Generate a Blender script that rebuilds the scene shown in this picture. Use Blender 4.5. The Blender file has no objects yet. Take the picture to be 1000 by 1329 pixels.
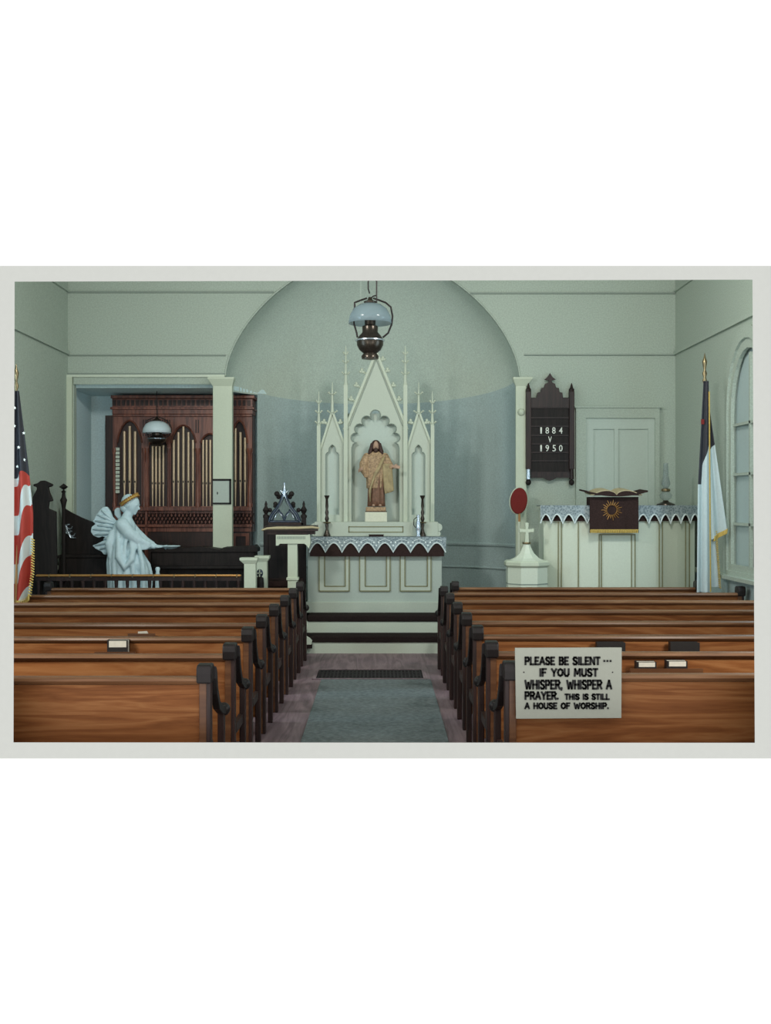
import bpy, bmesh, math, random
from mathutils import Vector, Matrix
random.seed(7)
PI = math.pi
sc = bpy.context.scene
COL = sc.collection

# ------------------------------------------------------------------ camera
H, F, CX, CY = 1.84, 1400.0, 492.0, 652.0       # eye height, focal length (px), principal point (px)
cam_d = bpy.data.cameras.new('camera'); cam = bpy.data.objects.new('camera', cam_d); COL.objects.link(cam)
cam_d.sensor_fit = 'HORIZONTAL'; cam_d.sensor_width = 36.0
cam_d.lens = 36.0 * F / 1000.0
cam_d.shift_x = (500.0 - CX) / 1000.0
cam_d.shift_y = (CY - 664.5) / 1000.0
cam.location = (0, 0, H); cam.rotation_euler = (PI / 2, 0, 0)
cam_d.clip_end = 100
sc.camera = cam

def wx(px, Y): return (px - CX) * Y / F
def wz(py, Y): return H - (py - CY) * Y / F
def W(px, py, Y): return Vector((wx(px, Y), Y, wz(py, Y)))

# ------------------------------------------------------------------ exposure, sky, lights
sc.view_settings.view_transform = 'Standard'
sc.view_settings.look = 'None'
sc.view_settings.gamma = 1.0
sc.view_settings.use_curve_mapping = False
sc.view_settings.exposure = 0.0
wd = bpy.data.worlds.new('sky'); sc.world = wd; wd.use_nodes = True
wd.node_tree.nodes['Background'].inputs[0].default_value = (1, 1, 0.99, 1)
wd.node_tree.nodes['Background'].inputs[1].default_value = 1.25

def area_light(name, loc, target, sx, sy, power, color):
    l = bpy.data.lights.new(name, 'AREA'); l.shape = 'RECTANGLE'; l.size = sx; l.size_y = sy
    l.energy = power; l.color = color
    o = bpy.data.objects.new(name, l); COL.objects.link(o); o.location = loc
    o.rotation_euler = (Vector(target) - Vector(loc)).to_track_quat('-Z', 'Y').to_euler()
    return o
# added front fills for flash, daylight lamps at the side windows, added chancel fills
area_light('entrance_lamp_light', (-2.6, 5.86, 1.9), (-0.3, 14.4, 1.6), 0.5, 0.5, 38, (1.0, 0.97, 0.88))  # unseen fill standing in for camera flash
area_light('entrance_lamp_light', (2.6, 5.86, 1.9), (0.3, 14.4, 1.6), 0.5, 0.5, 38, (1.0, 0.97, 0.88))
area_light('ceiling_flood', (-2.2, 9.3, 4.5), (1.2, 14.8, 2.6), 0.6, 0.4, 84, (1.0, 0.985, 0.93))  # unseen fill added to brighten the chancel walls
area_light('ceiling_flood', (2.2, 9.3, 4.5), (0.6, 14.6, 2.9), 0.6, 0.4, 78, (1.0, 0.985, 0.93))
area_light('daylight', (3.84, 10.3, 2.3), (-3, 12.6, 1.6), 1.2, 2.3, 58, (0.60, 0.84, 1.0))
area_light('daylight', (-4.04, 9.6, 2.3), (3, 13.0, 1.6), 1.2, 2.3, 58, (0.60, 0.84, 1.0))  # stands at the unseen left window added for it

# ------------------------------------------------------------------ materials
def lin(c):
    c /= 255.0
    return c / 12.92 if c <= 0.04045 else ((c + 0.055) / 1.055) ** 2.4
def rgb(r, g, b, k=1.0): return (min(lin(r) * k, .95), min(lin(g) * k, .95), min(lin(b) * k, .95), 1)

def base_mat(name, rough=.6, metal=0.0, spec=.4):
    m = bpy.data.materials.new(name); m.use_nodes = True
    p = m.node_tree.nodes['Principled BSDF']
    p.inputs['Roughness'].default_value = rough; p.inputs['Metallic'].default_value = metal
    p.inputs['Specular IOR Level'].default_value = spec
    return m, m.node_tree, p

def ramp(nt, stops):
    r = nt.nodes.new('ShaderNodeValToRGB')
    while len(r.color_ramp.elements) < len(stops): r.color_ramp.elements.new(.5)
    for e, (pos, c) in zip(r.color_ramp.elements, stops): e.position = pos; e.color = c
    return r

def paint(name, col, rough=.6, metal=0.0, var=.08, scale=40.0, bump=.0, spec=.35):
    """a plain surface with slight procedural mottling"""
    m, nt, p = base_mat(name, rough, metal, spec)
    tc = nt.nodes.new('ShaderNodeTexCoord'); n = nt.nodes.new('ShaderNodeTexNoise')
    n.inputs['Scale'].default_value = scale; n.inputs['Detail'].default_value = 3
    nt.links.new(tc.outputs['Object'], n.inputs['Vector'])
    d = tuple(max(c * (1 - var), 0) for c in col[:3]) + (1,)
    u = tuple(min(c * (1 + var), 1) for c in col[:3]) + (1,)
    r = ramp(nt, [(.3, d), (.7, u)])
    nt.links.new(n.outputs['Fac'], r.inputs['Fac']); nt.links.new(r.outputs['Color'], p.inputs['Base Color'])
    if bump:
        b = nt.nodes.new('ShaderNodeBump'); b.inputs['Strength'].default_value = bump; b.inputs['Distance'].default_value = .01
        nt.links.new(n.outputs['Fac'], b.inputs['Height']); nt.links.new(b.outputs['Normal'], p.inputs['Normal'])
    return m

def wood(name, dark, mid, light, rough=.35, axis='X', scale=9.0, spec=.5, figure=1.0, stretch=.09):
    m, nt, p = base_mat(name, rough, 0, spec)
    tc = nt.nodes.new('ShaderNodeTexCoord'); oi = nt.nodes.new('ShaderNodeObjectInfo')
    mul = nt.nodes.new('ShaderNodeVectorMath'); mul.operation = 'SCALE'; mul.inputs[0].default_value = (13, 7, 5)
    nt.links.new(oi.outputs['Random'], mul.inputs['Scale'])
    add = nt.nodes.new('ShaderNodeVectorMath'); add.operation = 'ADD'
    nt.links.new(tc.outputs['Object'], add.inputs[0]); nt.links.new(mul.outputs[0], add.inputs[1])
    mp = nt.nodes.new('ShaderNodeMapping')
    s = [1, 1, 1]; s['XYZ'.index(axis)] = stretch
    mp.inputs['Scale'].default_value = s
    nt.links.new(add.outputs[0], mp.inputs['Vector'])
    n = nt.nodes.new('ShaderNodeTexNoise'); n.inputs['Scale'].default_value = scale; n.inputs['Detail'].default_value = 5
    n.inputs['Distortion'].default_value = .6 * figure
    nt.links.new(mp.outputs[0], n.inputs['Vector'])
    w = nt.nodes.new('ShaderNodeMath'); w.operation = 'MULTIPLY'; w.inputs[1].default_value = 9.0
    fr = nt.nodes.new('ShaderNodeMath'); fr.operation = 'PINGPONG'; fr.inputs[1].default_value = 1.0
    nt.links.new(n.outputs['Fac'], w.inputs[0]); nt.links.new(w.outputs[0], fr.inputs[0])
    n2 = nt.nodes.new('ShaderNodeTexNoise'); n2.inputs['Scale'].default_value = scale * 9; n2.inputs['Detail'].default_value = 3
    nt.links.new(mp.outputs[0], n2.inputs['Vector'])
    mx = nt.nodes.new('ShaderNodeMath'); mx.operation = 'MULTIPLY_ADD'; mx.inputs[1].default_value = .55
    sub = nt.nodes.new('ShaderNodeMath'); sub.operation = 'MULTIPLY'; sub.inputs[1].default_value = .5
    nt.links.new(n2.outputs['Fac'], sub.inputs[0])
    nt.links.new(fr.outputs[0], mx.inputs[0]); nt.links.new(sub.outputs[0], mx.inputs[2])
    r = ramp(nt, [(.05, dark), (.5, mid), (.95, light)])
    nt.links.new(mx.outputs[0], r.inputs['Fac']); nt.links.new(r.outputs['Color'], p.inputs['Base Color'])
    return m

M = {}
M['white_wall'] = paint('white_wall_paint', (.92, .92, .92, 1), .9, var=.01, scale=3)
M['mount'] = paint('grey_board', (.535, .545, .518, 1), .9, var=.012, scale=30)
K = 1.55
M['plaster'] = paint('sage_plaster', rgb(140, 150, 140, K), .8, var=.13, scale=60, bump=.2)
M['apse'] = paint('apse_plaster', rgb(154, 165, 156, K), .8, var=.13, scale=60, bump=.2)
M['blue_wall'] = paint('blue_grey_plaster', rgb(139, 154, 154, K), .8, var=.13, scale=55, bump=.2)  # blue cast of light put into apse plaster colour; baseboards share it
M['recess'] = paint('recess_blue_plaster', rgb(172, 190, 192, K), .8, var=.08, scale=40, bump=.1)
M['cream'] = paint('cream_paint', rgb(168, 176, 162, K), .5, var=.03, scale=60)
M['cream_lit'] = paint('ivory_paint', rgb(160, 168, 151, K), .5, var=.03, scale=60)  # slightly deeper cream for columns, posts and trims
M['niche'] = paint('niche_blue_white', rgb(150, 161, 153, K), .6, var=.03, scale=50)
M['altar'] = paint('altar_white', rgb(142, 152, 144, K), .5, var=.03, scale=50)
M['reredos'] = paint('reredos_ivory', rgb(151, 159, 147, K), .5, var=.03, scale=60)
M['reredos_lit'] = paint('reredos_trim_ivory', rgb(156, 164, 149, K), .5, var=.03, scale=60)  # slightly lighter ivory for mouldings and pinnacles
M['groove'] = paint('gilt_line', rgb(112, 112, 84, 1.3), .5, var=.1)
M['shadow_line'] = paint('grey_line', rgb(116, 126, 118, 1.5), .6, var=.05)  # grey for painted shade lines and grooves, also a rod and fretwork
M['gold'] = paint('gilt', rgb(160, 118, 66, 1.1), .4, .5, var=.1)
M['brass'] = paint('aged_brass', rgb(120, 108, 82, 1.2), .3, .8, var=.2)
M['dark_brass'] = paint('dark_bronze', rgb(62, 56, 50, 1.2), .3, .7, var=.3, scale=60)
M['iron'] = paint('black_iron', rgb(34, 29, 29), .45, .1, var=.15)
M['dark_wood'] = wood('dark_mahogany', rgb(27, 20, 19), rgb(40, 28, 27), rgb(54, 37, 34), .45, 'Z', 10, spec=.3)
M['ebony'] = wood('ebony_wood', rgb(22, 18, 17), rgb(30, 25, 24), rgb(40, 33, 31), .6, 'Z', 10, spec=.25)
M['post'] = wood('brown_post_wood', rgb(30, 19, 18), rgb(46, 27, 24), rgb(62, 37, 32), .5, 'Z', 12)
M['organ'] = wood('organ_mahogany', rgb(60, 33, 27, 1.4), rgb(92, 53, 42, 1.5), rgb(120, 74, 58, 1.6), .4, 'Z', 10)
M['organ_dark'] = wood('organ_shadow_wood', rgb(36, 22, 20), rgb(46, 27, 24), rgb(62, 36, 30), .5, 'Z', 10)  # darker organ wood: shade inside and beside the case put into colour
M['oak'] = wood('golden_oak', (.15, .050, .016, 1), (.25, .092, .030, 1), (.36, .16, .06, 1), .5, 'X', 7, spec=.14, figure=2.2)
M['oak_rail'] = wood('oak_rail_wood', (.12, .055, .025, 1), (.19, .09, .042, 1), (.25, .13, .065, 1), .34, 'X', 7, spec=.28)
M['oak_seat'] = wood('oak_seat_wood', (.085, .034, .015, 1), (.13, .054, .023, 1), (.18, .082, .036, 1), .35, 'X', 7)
M['pipe'] = paint('pipe_gilt', rgb(196, 174, 146, 1.35), .35, .35, var=.08)
M['runner'] = paint('blue_grey_carpet', rgb(86, 93, 94, 1.7), .95, var=.22, scale=26, bump=.4, spec=.05)
M['board'] = wood('floor_boards', rgb(78, 63, 68, 1.45), rgb(104, 86, 92, 1.45), rgb(124, 106, 110, 1.45), .5, 'Y', 7, stretch=.08)
M['step_carpet'] = paint('dark_step_carpet', rgb(44, 36, 35), .9, var=.2, scale=80, spec=.05)
M['grate'] = paint('iron_grate', rgb(50, 46, 48), .6, .3, var=.2)
M['velvet'] = paint('brown_velvet', rgb(54, 41, 39), .9, var=.2, scale=60, spec=.1)
M['red'] = paint('red_plush', rgb(112, 42, 40, 1.0), .8, var=.12, scale=90, spec=.1)
M['lace_edge'] = paint('lace_edge_white', rgb(184, 194, 194, K), .8, var=.03)
M['sign'] = paint('sign_board', (.345, .36, .305, 1), .7, var=.02)
M['ink'] = paint('black_lettering', (.012, .012, .012, 1), .7, var=.0)
M['white_letter'] = paint('white_lettering', rgb(205, 208, 200, 1.5), .6, var=.02)
M['angel'] = paint('blue_white_plaster', rgb(160, 180, 186, K), .6, var=.06, scale=25)
M['robe'] = paint('gilded_tan_robe', rgb(142, 119, 92, 1.35), .6, var=.4)
M['robe_under'] = paint('brown_tunic', rgb(104, 76, 60, 1.3), .6, var=.3, scale=25)
M['mantle'] = paint('olive_tan_mantle', rgb(140, 126, 94, 1.35), .6, var=.2, scale=22)
M['skin'] = paint('painted_skin', rgb(150, 124, 106, 1.4), .6, var=.05)
M['hair'] = paint('painted_dark_hair', rgb(62, 42, 36), .6, var=.2)
M['stone'] = paint('pedestal_stone', rgb(176, 178, 160, K), .6, var=.05)
M['silver'] = paint('silver_metal', rgb(170, 180, 190, 1.3), .25, .8, var=.1)
M['steel'] = paint('blue_black_carving', rgb(46, 56, 70, 1.2), .3, .3, var=.3)
M['flag_white'] = paint('white_satin', rgb(160, 172, 172, 1.35), .5, var=.04)
M['flag_blue'] = paint('navy_satin', rgb(42, 42, 48), .6, var=.12)
M['fringe'] = paint('gold_fringe', rgb(160, 136, 70, 1.5), .7, var=.25, scale=120)
M['pole'] = wood('flag_pole_wood', rgb(120, 82, 44, 1.2), rgb(150, 108, 62, 1.2), rgb(170, 126, 76, 1.2), .35, 'Z', 10)
M['page'] = paint('book_pages', rgb(200, 196, 184, 1.2), .8, var=.05)
M['black_cover'] = paint('black_book_cover', rgb(36, 33, 33), .5, var=.1)
M['bible_page'] = paint('old_pages', rgb(150, 140, 112, 1.5), .8, var=.08)
M['rope'] = paint('dark_chain', rgb(40, 36, 34), .5, .4, var=.1)

def lace_mat():
    m, nt, p = base_mat('lace_cloth', .85, 0, .1)
    tc = nt.nodes.new('ShaderNodeTexCoord'); v = nt.nodes.new('ShaderNodeTexVoronoi')
    v.inputs['Scale'].default_value = 42
    nt.links.new(tc.outputs['Object'], v.inputs['Vector'])
    r = ramp(nt, [(.15, rgb(92, 106, 112, 1.3)), (.7, rgb(140, 152, 156, 1.35))])
    nt.links.new(v.outputs['Distance'], r.inputs['Fac']); nt.links.new(r.outputs['Color'], p.inputs['Base Color'])
    return m
M['lace'] = lace_mat()

def shade_glass(name, col, fac):
    m, nt, p = base_mat(name, .15, 0, .6)
    p.inputs['Base Color'].default_value = col
    tr = nt.nodes.new('ShaderNodeBsdfTransparent'); tl = nt.nodes.new('ShaderNodeBsdfTranslucent')
    tl.inputs['Color'].default_value = col
    mx = nt.nodes.new('ShaderNodeMixShader'); mx.inputs[0].default_value = .35
    nt.links.new(p.outputs[0], mx.inputs[1]); nt.links.new(tl.outputs[0], mx.inputs[2])
    m2 = nt.nodes.new('ShaderNodeMixShader'); m2.inputs[0].default_value = fac
    nt.links.new(mx.outputs[0], m2.inputs[1]); nt.links.new(tr.outputs[0], m2.inputs[2])
    nt.links.new(m2.outputs[0], nt.nodes['Material Output'].inputs['Surface'])
    return m
M['shade'] = shade_glass('pale_blue_glass', rgb(140, 158, 165, 1.3), .42)
M['milk'] = paint('milk_glass', rgb(190, 205, 210, 1.45), .25, var=.02)
M['clear'] = shade_glass('clear_lamp_glass', rgb(150, 165, 165, 1.2), .7)
M['window_glass'] = paint('frosted_window_glass', rgb(142, 157, 157, K), .4, var=.03)

def stripes_mat():
    """red and white stripes running down the folds, from the cloth's own UV"""
    m, nt, p = base_mat('striped_flag_cloth', .6, 0, .2)
    uv = nt.nodes.new('ShaderNodeUVMap'); sp = nt.nodes.new('ShaderNodeSeparateXYZ')
    nt.links.new(uv.outputs[0], sp.inputs[0])
    fr = nt.nodes.new('ShaderNodeMath'); fr.operation = 'FRACT'
    nt.links.new(sp.outputs[0], fr.inputs[0])
    gt = nt.nodes.new('ShaderNodeMath'); gt.operation = 'GREATER_THAN'; gt.inputs[1].default_value = .6
    nt.links.new(fr.outputs[0], gt.inputs[0])
    mx = nt.nodes.new('ShaderNodeMix'); mx.data_type = 'RGBA'
    mx.inputs[6].default_value = rgb(148, 54, 44, 1.25); mx.inputs[7].default_value = rgb(172, 176, 172, 1.3)
    nt.links.new(gt.outputs[0], mx.inputs[0]); nt.links.new(mx.outputs[2], p.inputs['Base Color'])
    return m
M['stripes'] = stripes_mat()

# ------------------------------------------------------------------ mesh helpers
class MB:
    def __init__(self): self.bm = bmesh.new(); self.uv = None
    def faces_from(self, vs, fs):
        v = [self.bm.verts.new(p) for p in vs]
        for f in fs:
            try: self.bm.faces.new([v[i] for i in f])
            except ValueError: pass
        return v
    def box(self, x0, x1, y0, y1, z0, z1):
        x0, x1 = min(x0, x1), max(x0, x1); y0, y1 = min(y0, y1), max(y0, y1); z0, z1 = min(z0, z1), max(z0, z1)
        self.faces_from([(x0,y0,z0),(x1,y0,z0),(x1,y1,z0),(x0,y1,z0),(x0,y0,z1),(x1,y0,z1),(x1,y1,z1),(x0,y1,z1)],
                        [(0,3,2,1),(4,5,6,7),(0,1,5,4),(1,2,6,5),(2,3,7,6),(3,0,4,7)]); return self
    def plate(self, outer, holes, a, b, axis='Y'):
        """a polygon with holes given in 2-D, extruded between a and b along an axis"""
        def co(p, t):
            return {'Y': (p[0], t, p[1]), 'X': (t, p[0], p[1]), 'Z': (p[0], p[1], t)}[axis]
        edges = []
        for loop in [outer] + list(holes):
            vs = [self.bm.verts.new(co(p, a)) for p in loop]
            for i in range(len(vs)): edges.append(self.bm.edges.new((vs[i], vs[(i + 1) % len(vs)])))
        if holes:
            r = bmesh.ops.triangle_fill(self.bm, edges=edges, use_beauty=True, use_dissolve=False)
            fs = [g for g in r['geom'] if isinstance(g, bmesh.types.BMFace)]
        else:
            fs = [self.bm.faces.new([e.verts[0] for e in edges])]
        r = bmesh.ops.extrude_face_region(self.bm, geom=fs)
        nv = [g for g in r['geom'] if isinstance(g, bmesh.types.BMVert)]
        i = 'XYZ'.index(axis)
        for v in nv: v.co[i] = b
        return self
    def tube(self, pts, r, n=8, cap=True):
        pts = [Vector(p) for p in pts]
        rr = list(r) if isinstance(r, (list, tuple)) else [r] * len(pts)
        rings = []; up = None
        for i, p in enumerate(pts):
            t = (pts[min(i + 1, len(pts) - 1)] - pts[max(i - 1, 0)]).normalized()
            if up is None:
                up = Vector((0, 0, 1)) if abs(t.z) < .9 else Vector((1, 0, 0))
            s = t.cross(up).normalized(); up = s.cross(t).normalized()
            rings.append([self.bm.verts.new(p + (s * math.cos(2 * PI * k / n) + up * math.sin(2 * PI * k / n)) * rr[i]) for k in range(n)])
        self.skin(rings, cap); return self
    def skin(self, rings, cap=True):
        for a, b in zip(rings, rings[1:]):
            n = len(a)
            for k in range(n): self.bm.faces.new((a[k], a[(k + 1) % n], b[(k + 1) % n], b[k]))
        if cap:
            self.bm.faces.new(rings[0][::-1]); self.bm.faces.new(rings[-1])
    def lathe(self, cx, cy, prof, n=20, ky=1.0, cap=True):
        rings = [[self.bm.verts.new((cx + max(r, .0005) * math.cos(2 * PI * k / n), cy + ky * max(r, .0005) * math.sin(2 * PI * k / n), z)) for k in range(n)] for r, z in prof]
        self.skin(rings, cap); return self
    def loft(self, rings, n=48):
        """rings: (cx, cy, z, rx, ry, fold amplitude, fold count, phase)"""
        out = []
        for cx, cy, z, rx, ry, fa, fn, ph in rings:
            ring = []
            for k in range(n):
                t = 2 * PI * k / n; q = 1 + fa * math.sin(fn * t + ph) + .4 * fa * math.sin((fn * 2 + 1) * t + 2 * ph)
                ring.append(self.bm.verts.new((cx + rx * q * math.cos(t), cy + ry * q * math.sin(t), z)))
            out.append(ring)
        self.skin(out); return self
    def ball(self, c, rx, ry=None, rz=None, u=14, v=9, rot=None):
        ry = rx if ry is None else ry; rz = rx if rz is None else rz
        mt = Matrix.Translation(Vector(c)) @ (rot.to_4x4() if rot else Matrix.Identity(4)) @ Matrix.Diagonal((rx, ry, rz, 1))
        bmesh.ops.create_uvsphere(self.bm, u_segments=u, v_segments=v, radius=1, matrix=mt); return self
    def grid(self, fn, nu, nv, uvfn=None, thick=0):
        vs = [[self.bm.verts.new(fn(i / nu, j / nv)) for i in range(nu + 1)] for j in range(nv + 1)]
        if uvfn and self.uv is None: self.uv = self.bm.loops.layers.uv.new('UVMap')
        for j in range(nv):
            for i in range(nu):
                f = self.bm.faces.new((vs[j][i], vs[j][i + 1], vs[j + 1][i + 1], vs[j + 1][i]))
                if uvfn:
                    for l, (a, b) in zip(f.loops, ((i, j), (i + 1, j), (i + 1, j + 1), (i, j + 1))): l[self.uv].uv = uvfn(a / nu, b / nv)
        return self
    def build(self, name, mat, parent=None, o=(0, 0, 0), smooth=None, bevel=0, solid=0, remesh=0, sub=0):
        if not (solid): bmesh.ops.recalc_face_normals(self.bm, faces=self.bm.faces[:])
        o = Vector(o)
        bmesh.ops.translate(self.bm, verts=self.bm.verts[:], vec=-o)
        me = bpy.data.meshes.new(name); self.bm.to_mesh(me); self.bm.free()
        me.materials.append(mat)
        ob = bpy.data.objects.new(name, me); COL.objects.link(ob)
        mods = False
        if remesh:
            md = ob.modifiers.new('remesh', 'REMESH'); md.mode = 'VOXEL'; md.voxel_size = remesh
            ms = ob.modifiers.new('smooth', 'SMOOTH'); ms.iterations = 4; ms.factor = .5; mods = True
        if solid:
            md = ob.modifiers.new('solid', 'SOLIDIFY'); md.thickness = solid; md.offset = 0; mods = True
        if bevel:
            md = ob.modifiers.new('bevel', 'BEVEL'); md.width = bevel; md.segments = 2; md.limit_method = 'ANGLE'; mods = True
        if mods:
            dg = bpy.context.evaluated_depsgraph_get()
            m2 = bpy.data.meshes.new_from_object(ob.evaluated_get(dg))
            ob.modifiers.clear(); ob.data = m2; bpy.data.meshes.remove(me); me = m2; me.name = name
            if not me.materials: me.materials.append(mat)
        if smooth is not None:
            me.shade_smooth()
            if smooth < 180: me.set_sharp_from_angle(angle=math.radians(smooth))
        if parent: ob.parent = parent
        else: ob.location = o
        return ob

def thing(name, label, cat, loc, group=None):
    o = bpy.data.objects.new(name, None); COL.objects.link(o); o.location = loc; o.empty_display_size = .1
    o['label'] = label; o['category'] = cat
    if group: o['group'] = group
    return o
def tag(o, label, cat, group=None):
    o['label'] = label; o['category'] = cat
    if group: o['group'] = group
    return o
def struct(o): o['kind'] = 'structure'; return o

def text_mesh(body, x0, x1, z0, z1, y, mb, bold=0.0):
    """lettering squeezed into a rectangle on the plane y, added to mb"""
    c = bpy.data.curves.new('t', 'FONT'); c.body = body; c.size = 1; c.offset = bold; c.extrude = .0; c.resolution_u = 3
    ob = bpy.data.objects.new('t', c); COL.objects.link(ob)
    dg = bpy.context.evaluated_depsgraph_get(); dg.update()
    me = bpy.data.meshes.new_from_object(ob.evaluated_get(dg))
    bpy.data.objects.remove(ob); bpy.data.curves.remove(c)
    xs = [v.co.x for v in me.vertices]; ys = [v.co.y for v in me.vertices]
    ax, bx_, ay, by = min(xs), max(xs), min(ys), max(ys)
    t = bmesh.new(); t.from_mesh(me); bpy.data.meshes.remove(me)
    for v in t.verts:
        u = (v.co.x - ax) / (bx_ - ax); w = (v.co.y - ay) / (by - ay)
        v.co = Vector((x0 + u * (x1 - x0), y, z0 + w * (z1 - z0)))
    r = bmesh.ops.extrude_face_region(t, geom=t.faces[:])
    for g in r['geom']:
        if isinstance(g, bmesh.types.BMVert): g.co.y -= .003
    tmp = bpy.data.meshes.new('t'); t.to_mesh(tmp); t.free()
    mb.bm.from_mesh(tmp); bpy.data.meshes.remove(tmp)

STROKES = {      # brush strokes of each capital in a unit box, and its width
 'A': (1.0, [[(0,0),(.5,1),(1,0)], [(.2,.33),(.8,.33)]]), 'B': (.85, [[(.05,0),(.05,1),(.7,1),(.9,.78),(.7,.55),(.05,.55)], [(.7,.55),(1,.28),(.75,0),(.05,0)]]),
 'E': (.72, [[(1,1),(.05,1),(.05,0),(1,0)], [(.05,.5),(.8,.5)]]), 'F': (.72, [[(1,1),(.05,1),(.05,0)], [(.05,.5),(.8,.5)]]),
 'H': (.9, [[(.05,0),(.05,1)], [(.95,0),(.95,1)], [(.05,.5),(.95,.5)]]), 'I': (.18, [[(.5,0),(.5,1)]]), 'L': (.72, [[(.05,1),(.05,0),(1,0)]]),
 'M': (1.15, [[(.03,0),(.1,1),(.5,.3),(.9,1),(.97,0)]]), 'N': (.95, [[(.05,0),(.05,1),(.95,0),(.95,1)]]),
 'O': (1.0, [[(.5,1),(.15,.85),(0,.5),(.15,.15),(.5,0),(.85,.15),(1,.5),(.85,.85),(.5,1)]]), 'P': (.82, [[(.05,0),(.05,1),(.75,1),(1,.74),(.75,.46),(.05,.46)]]),
 'R': (.88, [[(.05,0),(.05,1),(.75,1),(1,.76),(.75,.5),(.05,.5)], [(.5,.5),(1,0)]]), 'S': (.78, [[(1,.85),(.7,1),(.25,1),(.02,.78),(.25,.56),(.75,.44),(1,.22),(.75,0),(.25,0),(0,.15)]]),
 'T': (.82, [[(0,1),(1,1)], [(.5,1),(.5,0)]]), 'U': (.9, [[(.05,1),(.05,.25),(.3,0),(.7,0),(.95,.25),(.95,1)]]), 'V': (1, [[(0,1),(.5,0),(1,1)]]),
 'W': (1.35, [[(0,1),(.25,0),(.5,.75),(.75,0),(1,1)]]), 'Y': (.92, [[(0,1),(.5,.48),(1,1)], [(.5,.48),(.5,0)]]),
 '.': (.16, [[(.3,.06),(.7,.06)]]), ',': (.16, [[(.6,.08),(.2,-.14)]])}
def brush_text(body, x0, x1, z0, z1, y, w, mb, space=.62, gap=.30):
    adv = sum((STROKES[c][0] if c != ' ' else space) + gap for c in body) - gap
    k = (x1 - x0 - w) / adv; x = x0 + w / 2; hz = z1 - z0 - w
    for c in body:
        if c == ' ': x += (space + gap) * k; continue
        cw, ss = STROKES[c]
        for st_ in ss:
            P_ = [Vector((x + a * cw * k, z0 + w / 2 + b * hz)) for a, b in st_]
            for a, b in zip(P_, P_[1:]):
                d_ = (b - a); d_ = d_.normalized() if d_.length > 1e-6 else Vector((1, 0)); n_ = Vector((-d_.y, d_.x)) * w / 2; e_ = d_ * w * .42
                q = [a - e_ * .8 + n_, a - e_, a - e_ * .8 - n_, b + e_ * .8 - n_, b + e_, b + e_ * .8 + n_]
                vs = [(p.x, y - .003, p.y) for p in q] + [(p.x, y, p.y) for p in q]
                mb.faces_from(vs, [(0,1,2,3,4,5), (11,10,9,8,7,6)] + [(i, (i + 1) % 6, 6 + (i + 1) % 6, 6 + i) for i in range(6)])
        x += (cw + gap) * k

# ================================================================== STRUCTURE
YW = 14.4                       # chancel wall
XL, XR, ZC = -4.156, 3.95, 5.25
YO = 5.70                       # added white and grey card border with the view opening
PF = .426                       # chancel platform
def quad_frame(name, mat, outer, inner_f, inner_b, y0, y1):
    mb = MB(); vs = []
    for loop, y in ((outer, y0), (inner_f, y0), (outer, y1), (inner_b, y1)): vs += [(x, y, z) for x, z in loop]
    fs = []
    for i in range(4):
        j = (i + 1) % 4
        fs += [(i, j, 4 + j, 4 + i), (8 + i, 12 + i, 12 + j, 8 + j), (4 + i, 4 + j, 12 + j, 12 + i), (i, 8 + i, 8 + j, j)]
    mb.faces_from(vs, fs)
    return struct(mb.build(name, mat))
def at(px, py, Y): return (wx(px, Y), wz(py, Y))
gz1, gz0 = wz(345, YO), wz(984.5, YO)
op = [at(19, 365.5, YO), at(976, 363, YO), at(979, 964, YO), at(17.5, 963.5, YO)]
ob_ = [(op[0][0] - .05, op[0][1] + .05), (op[1][0] + .05, op[1][1] + .05), (op[2][0] + .05, op[2][1] - .05), (op[3][0] - .05, op[3][1] - .05)]
quad_frame('trim_1', M['mount'], [(-6, gz1), (6, gz1), (6, gz0), (-6, gz0)], op, ob_, YO, YO + .03)  # grey sheet around the card, added as a mount
mb = MB(); mb.box(-6, 6, YO, YO + .03, gz1, 6.5); mb.box(-6, 6, YO, YO + .03, -3.0, gz0); struct(mb.build('wall_front', M['white_wall']))  # white margin of the card border, no wall of the church

mb = MB(); mb.box(XL - .1, XR + .1, YO + .03, 16.2, -.1, 0); struct(mb.build('floor', M['board']))
mb = MB(); mb.box(XL - .1, XR + .1, YO + .03, YW + .02, ZC, ZC + .1); struct(mb.build('ceiling', M['plaster']))

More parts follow.
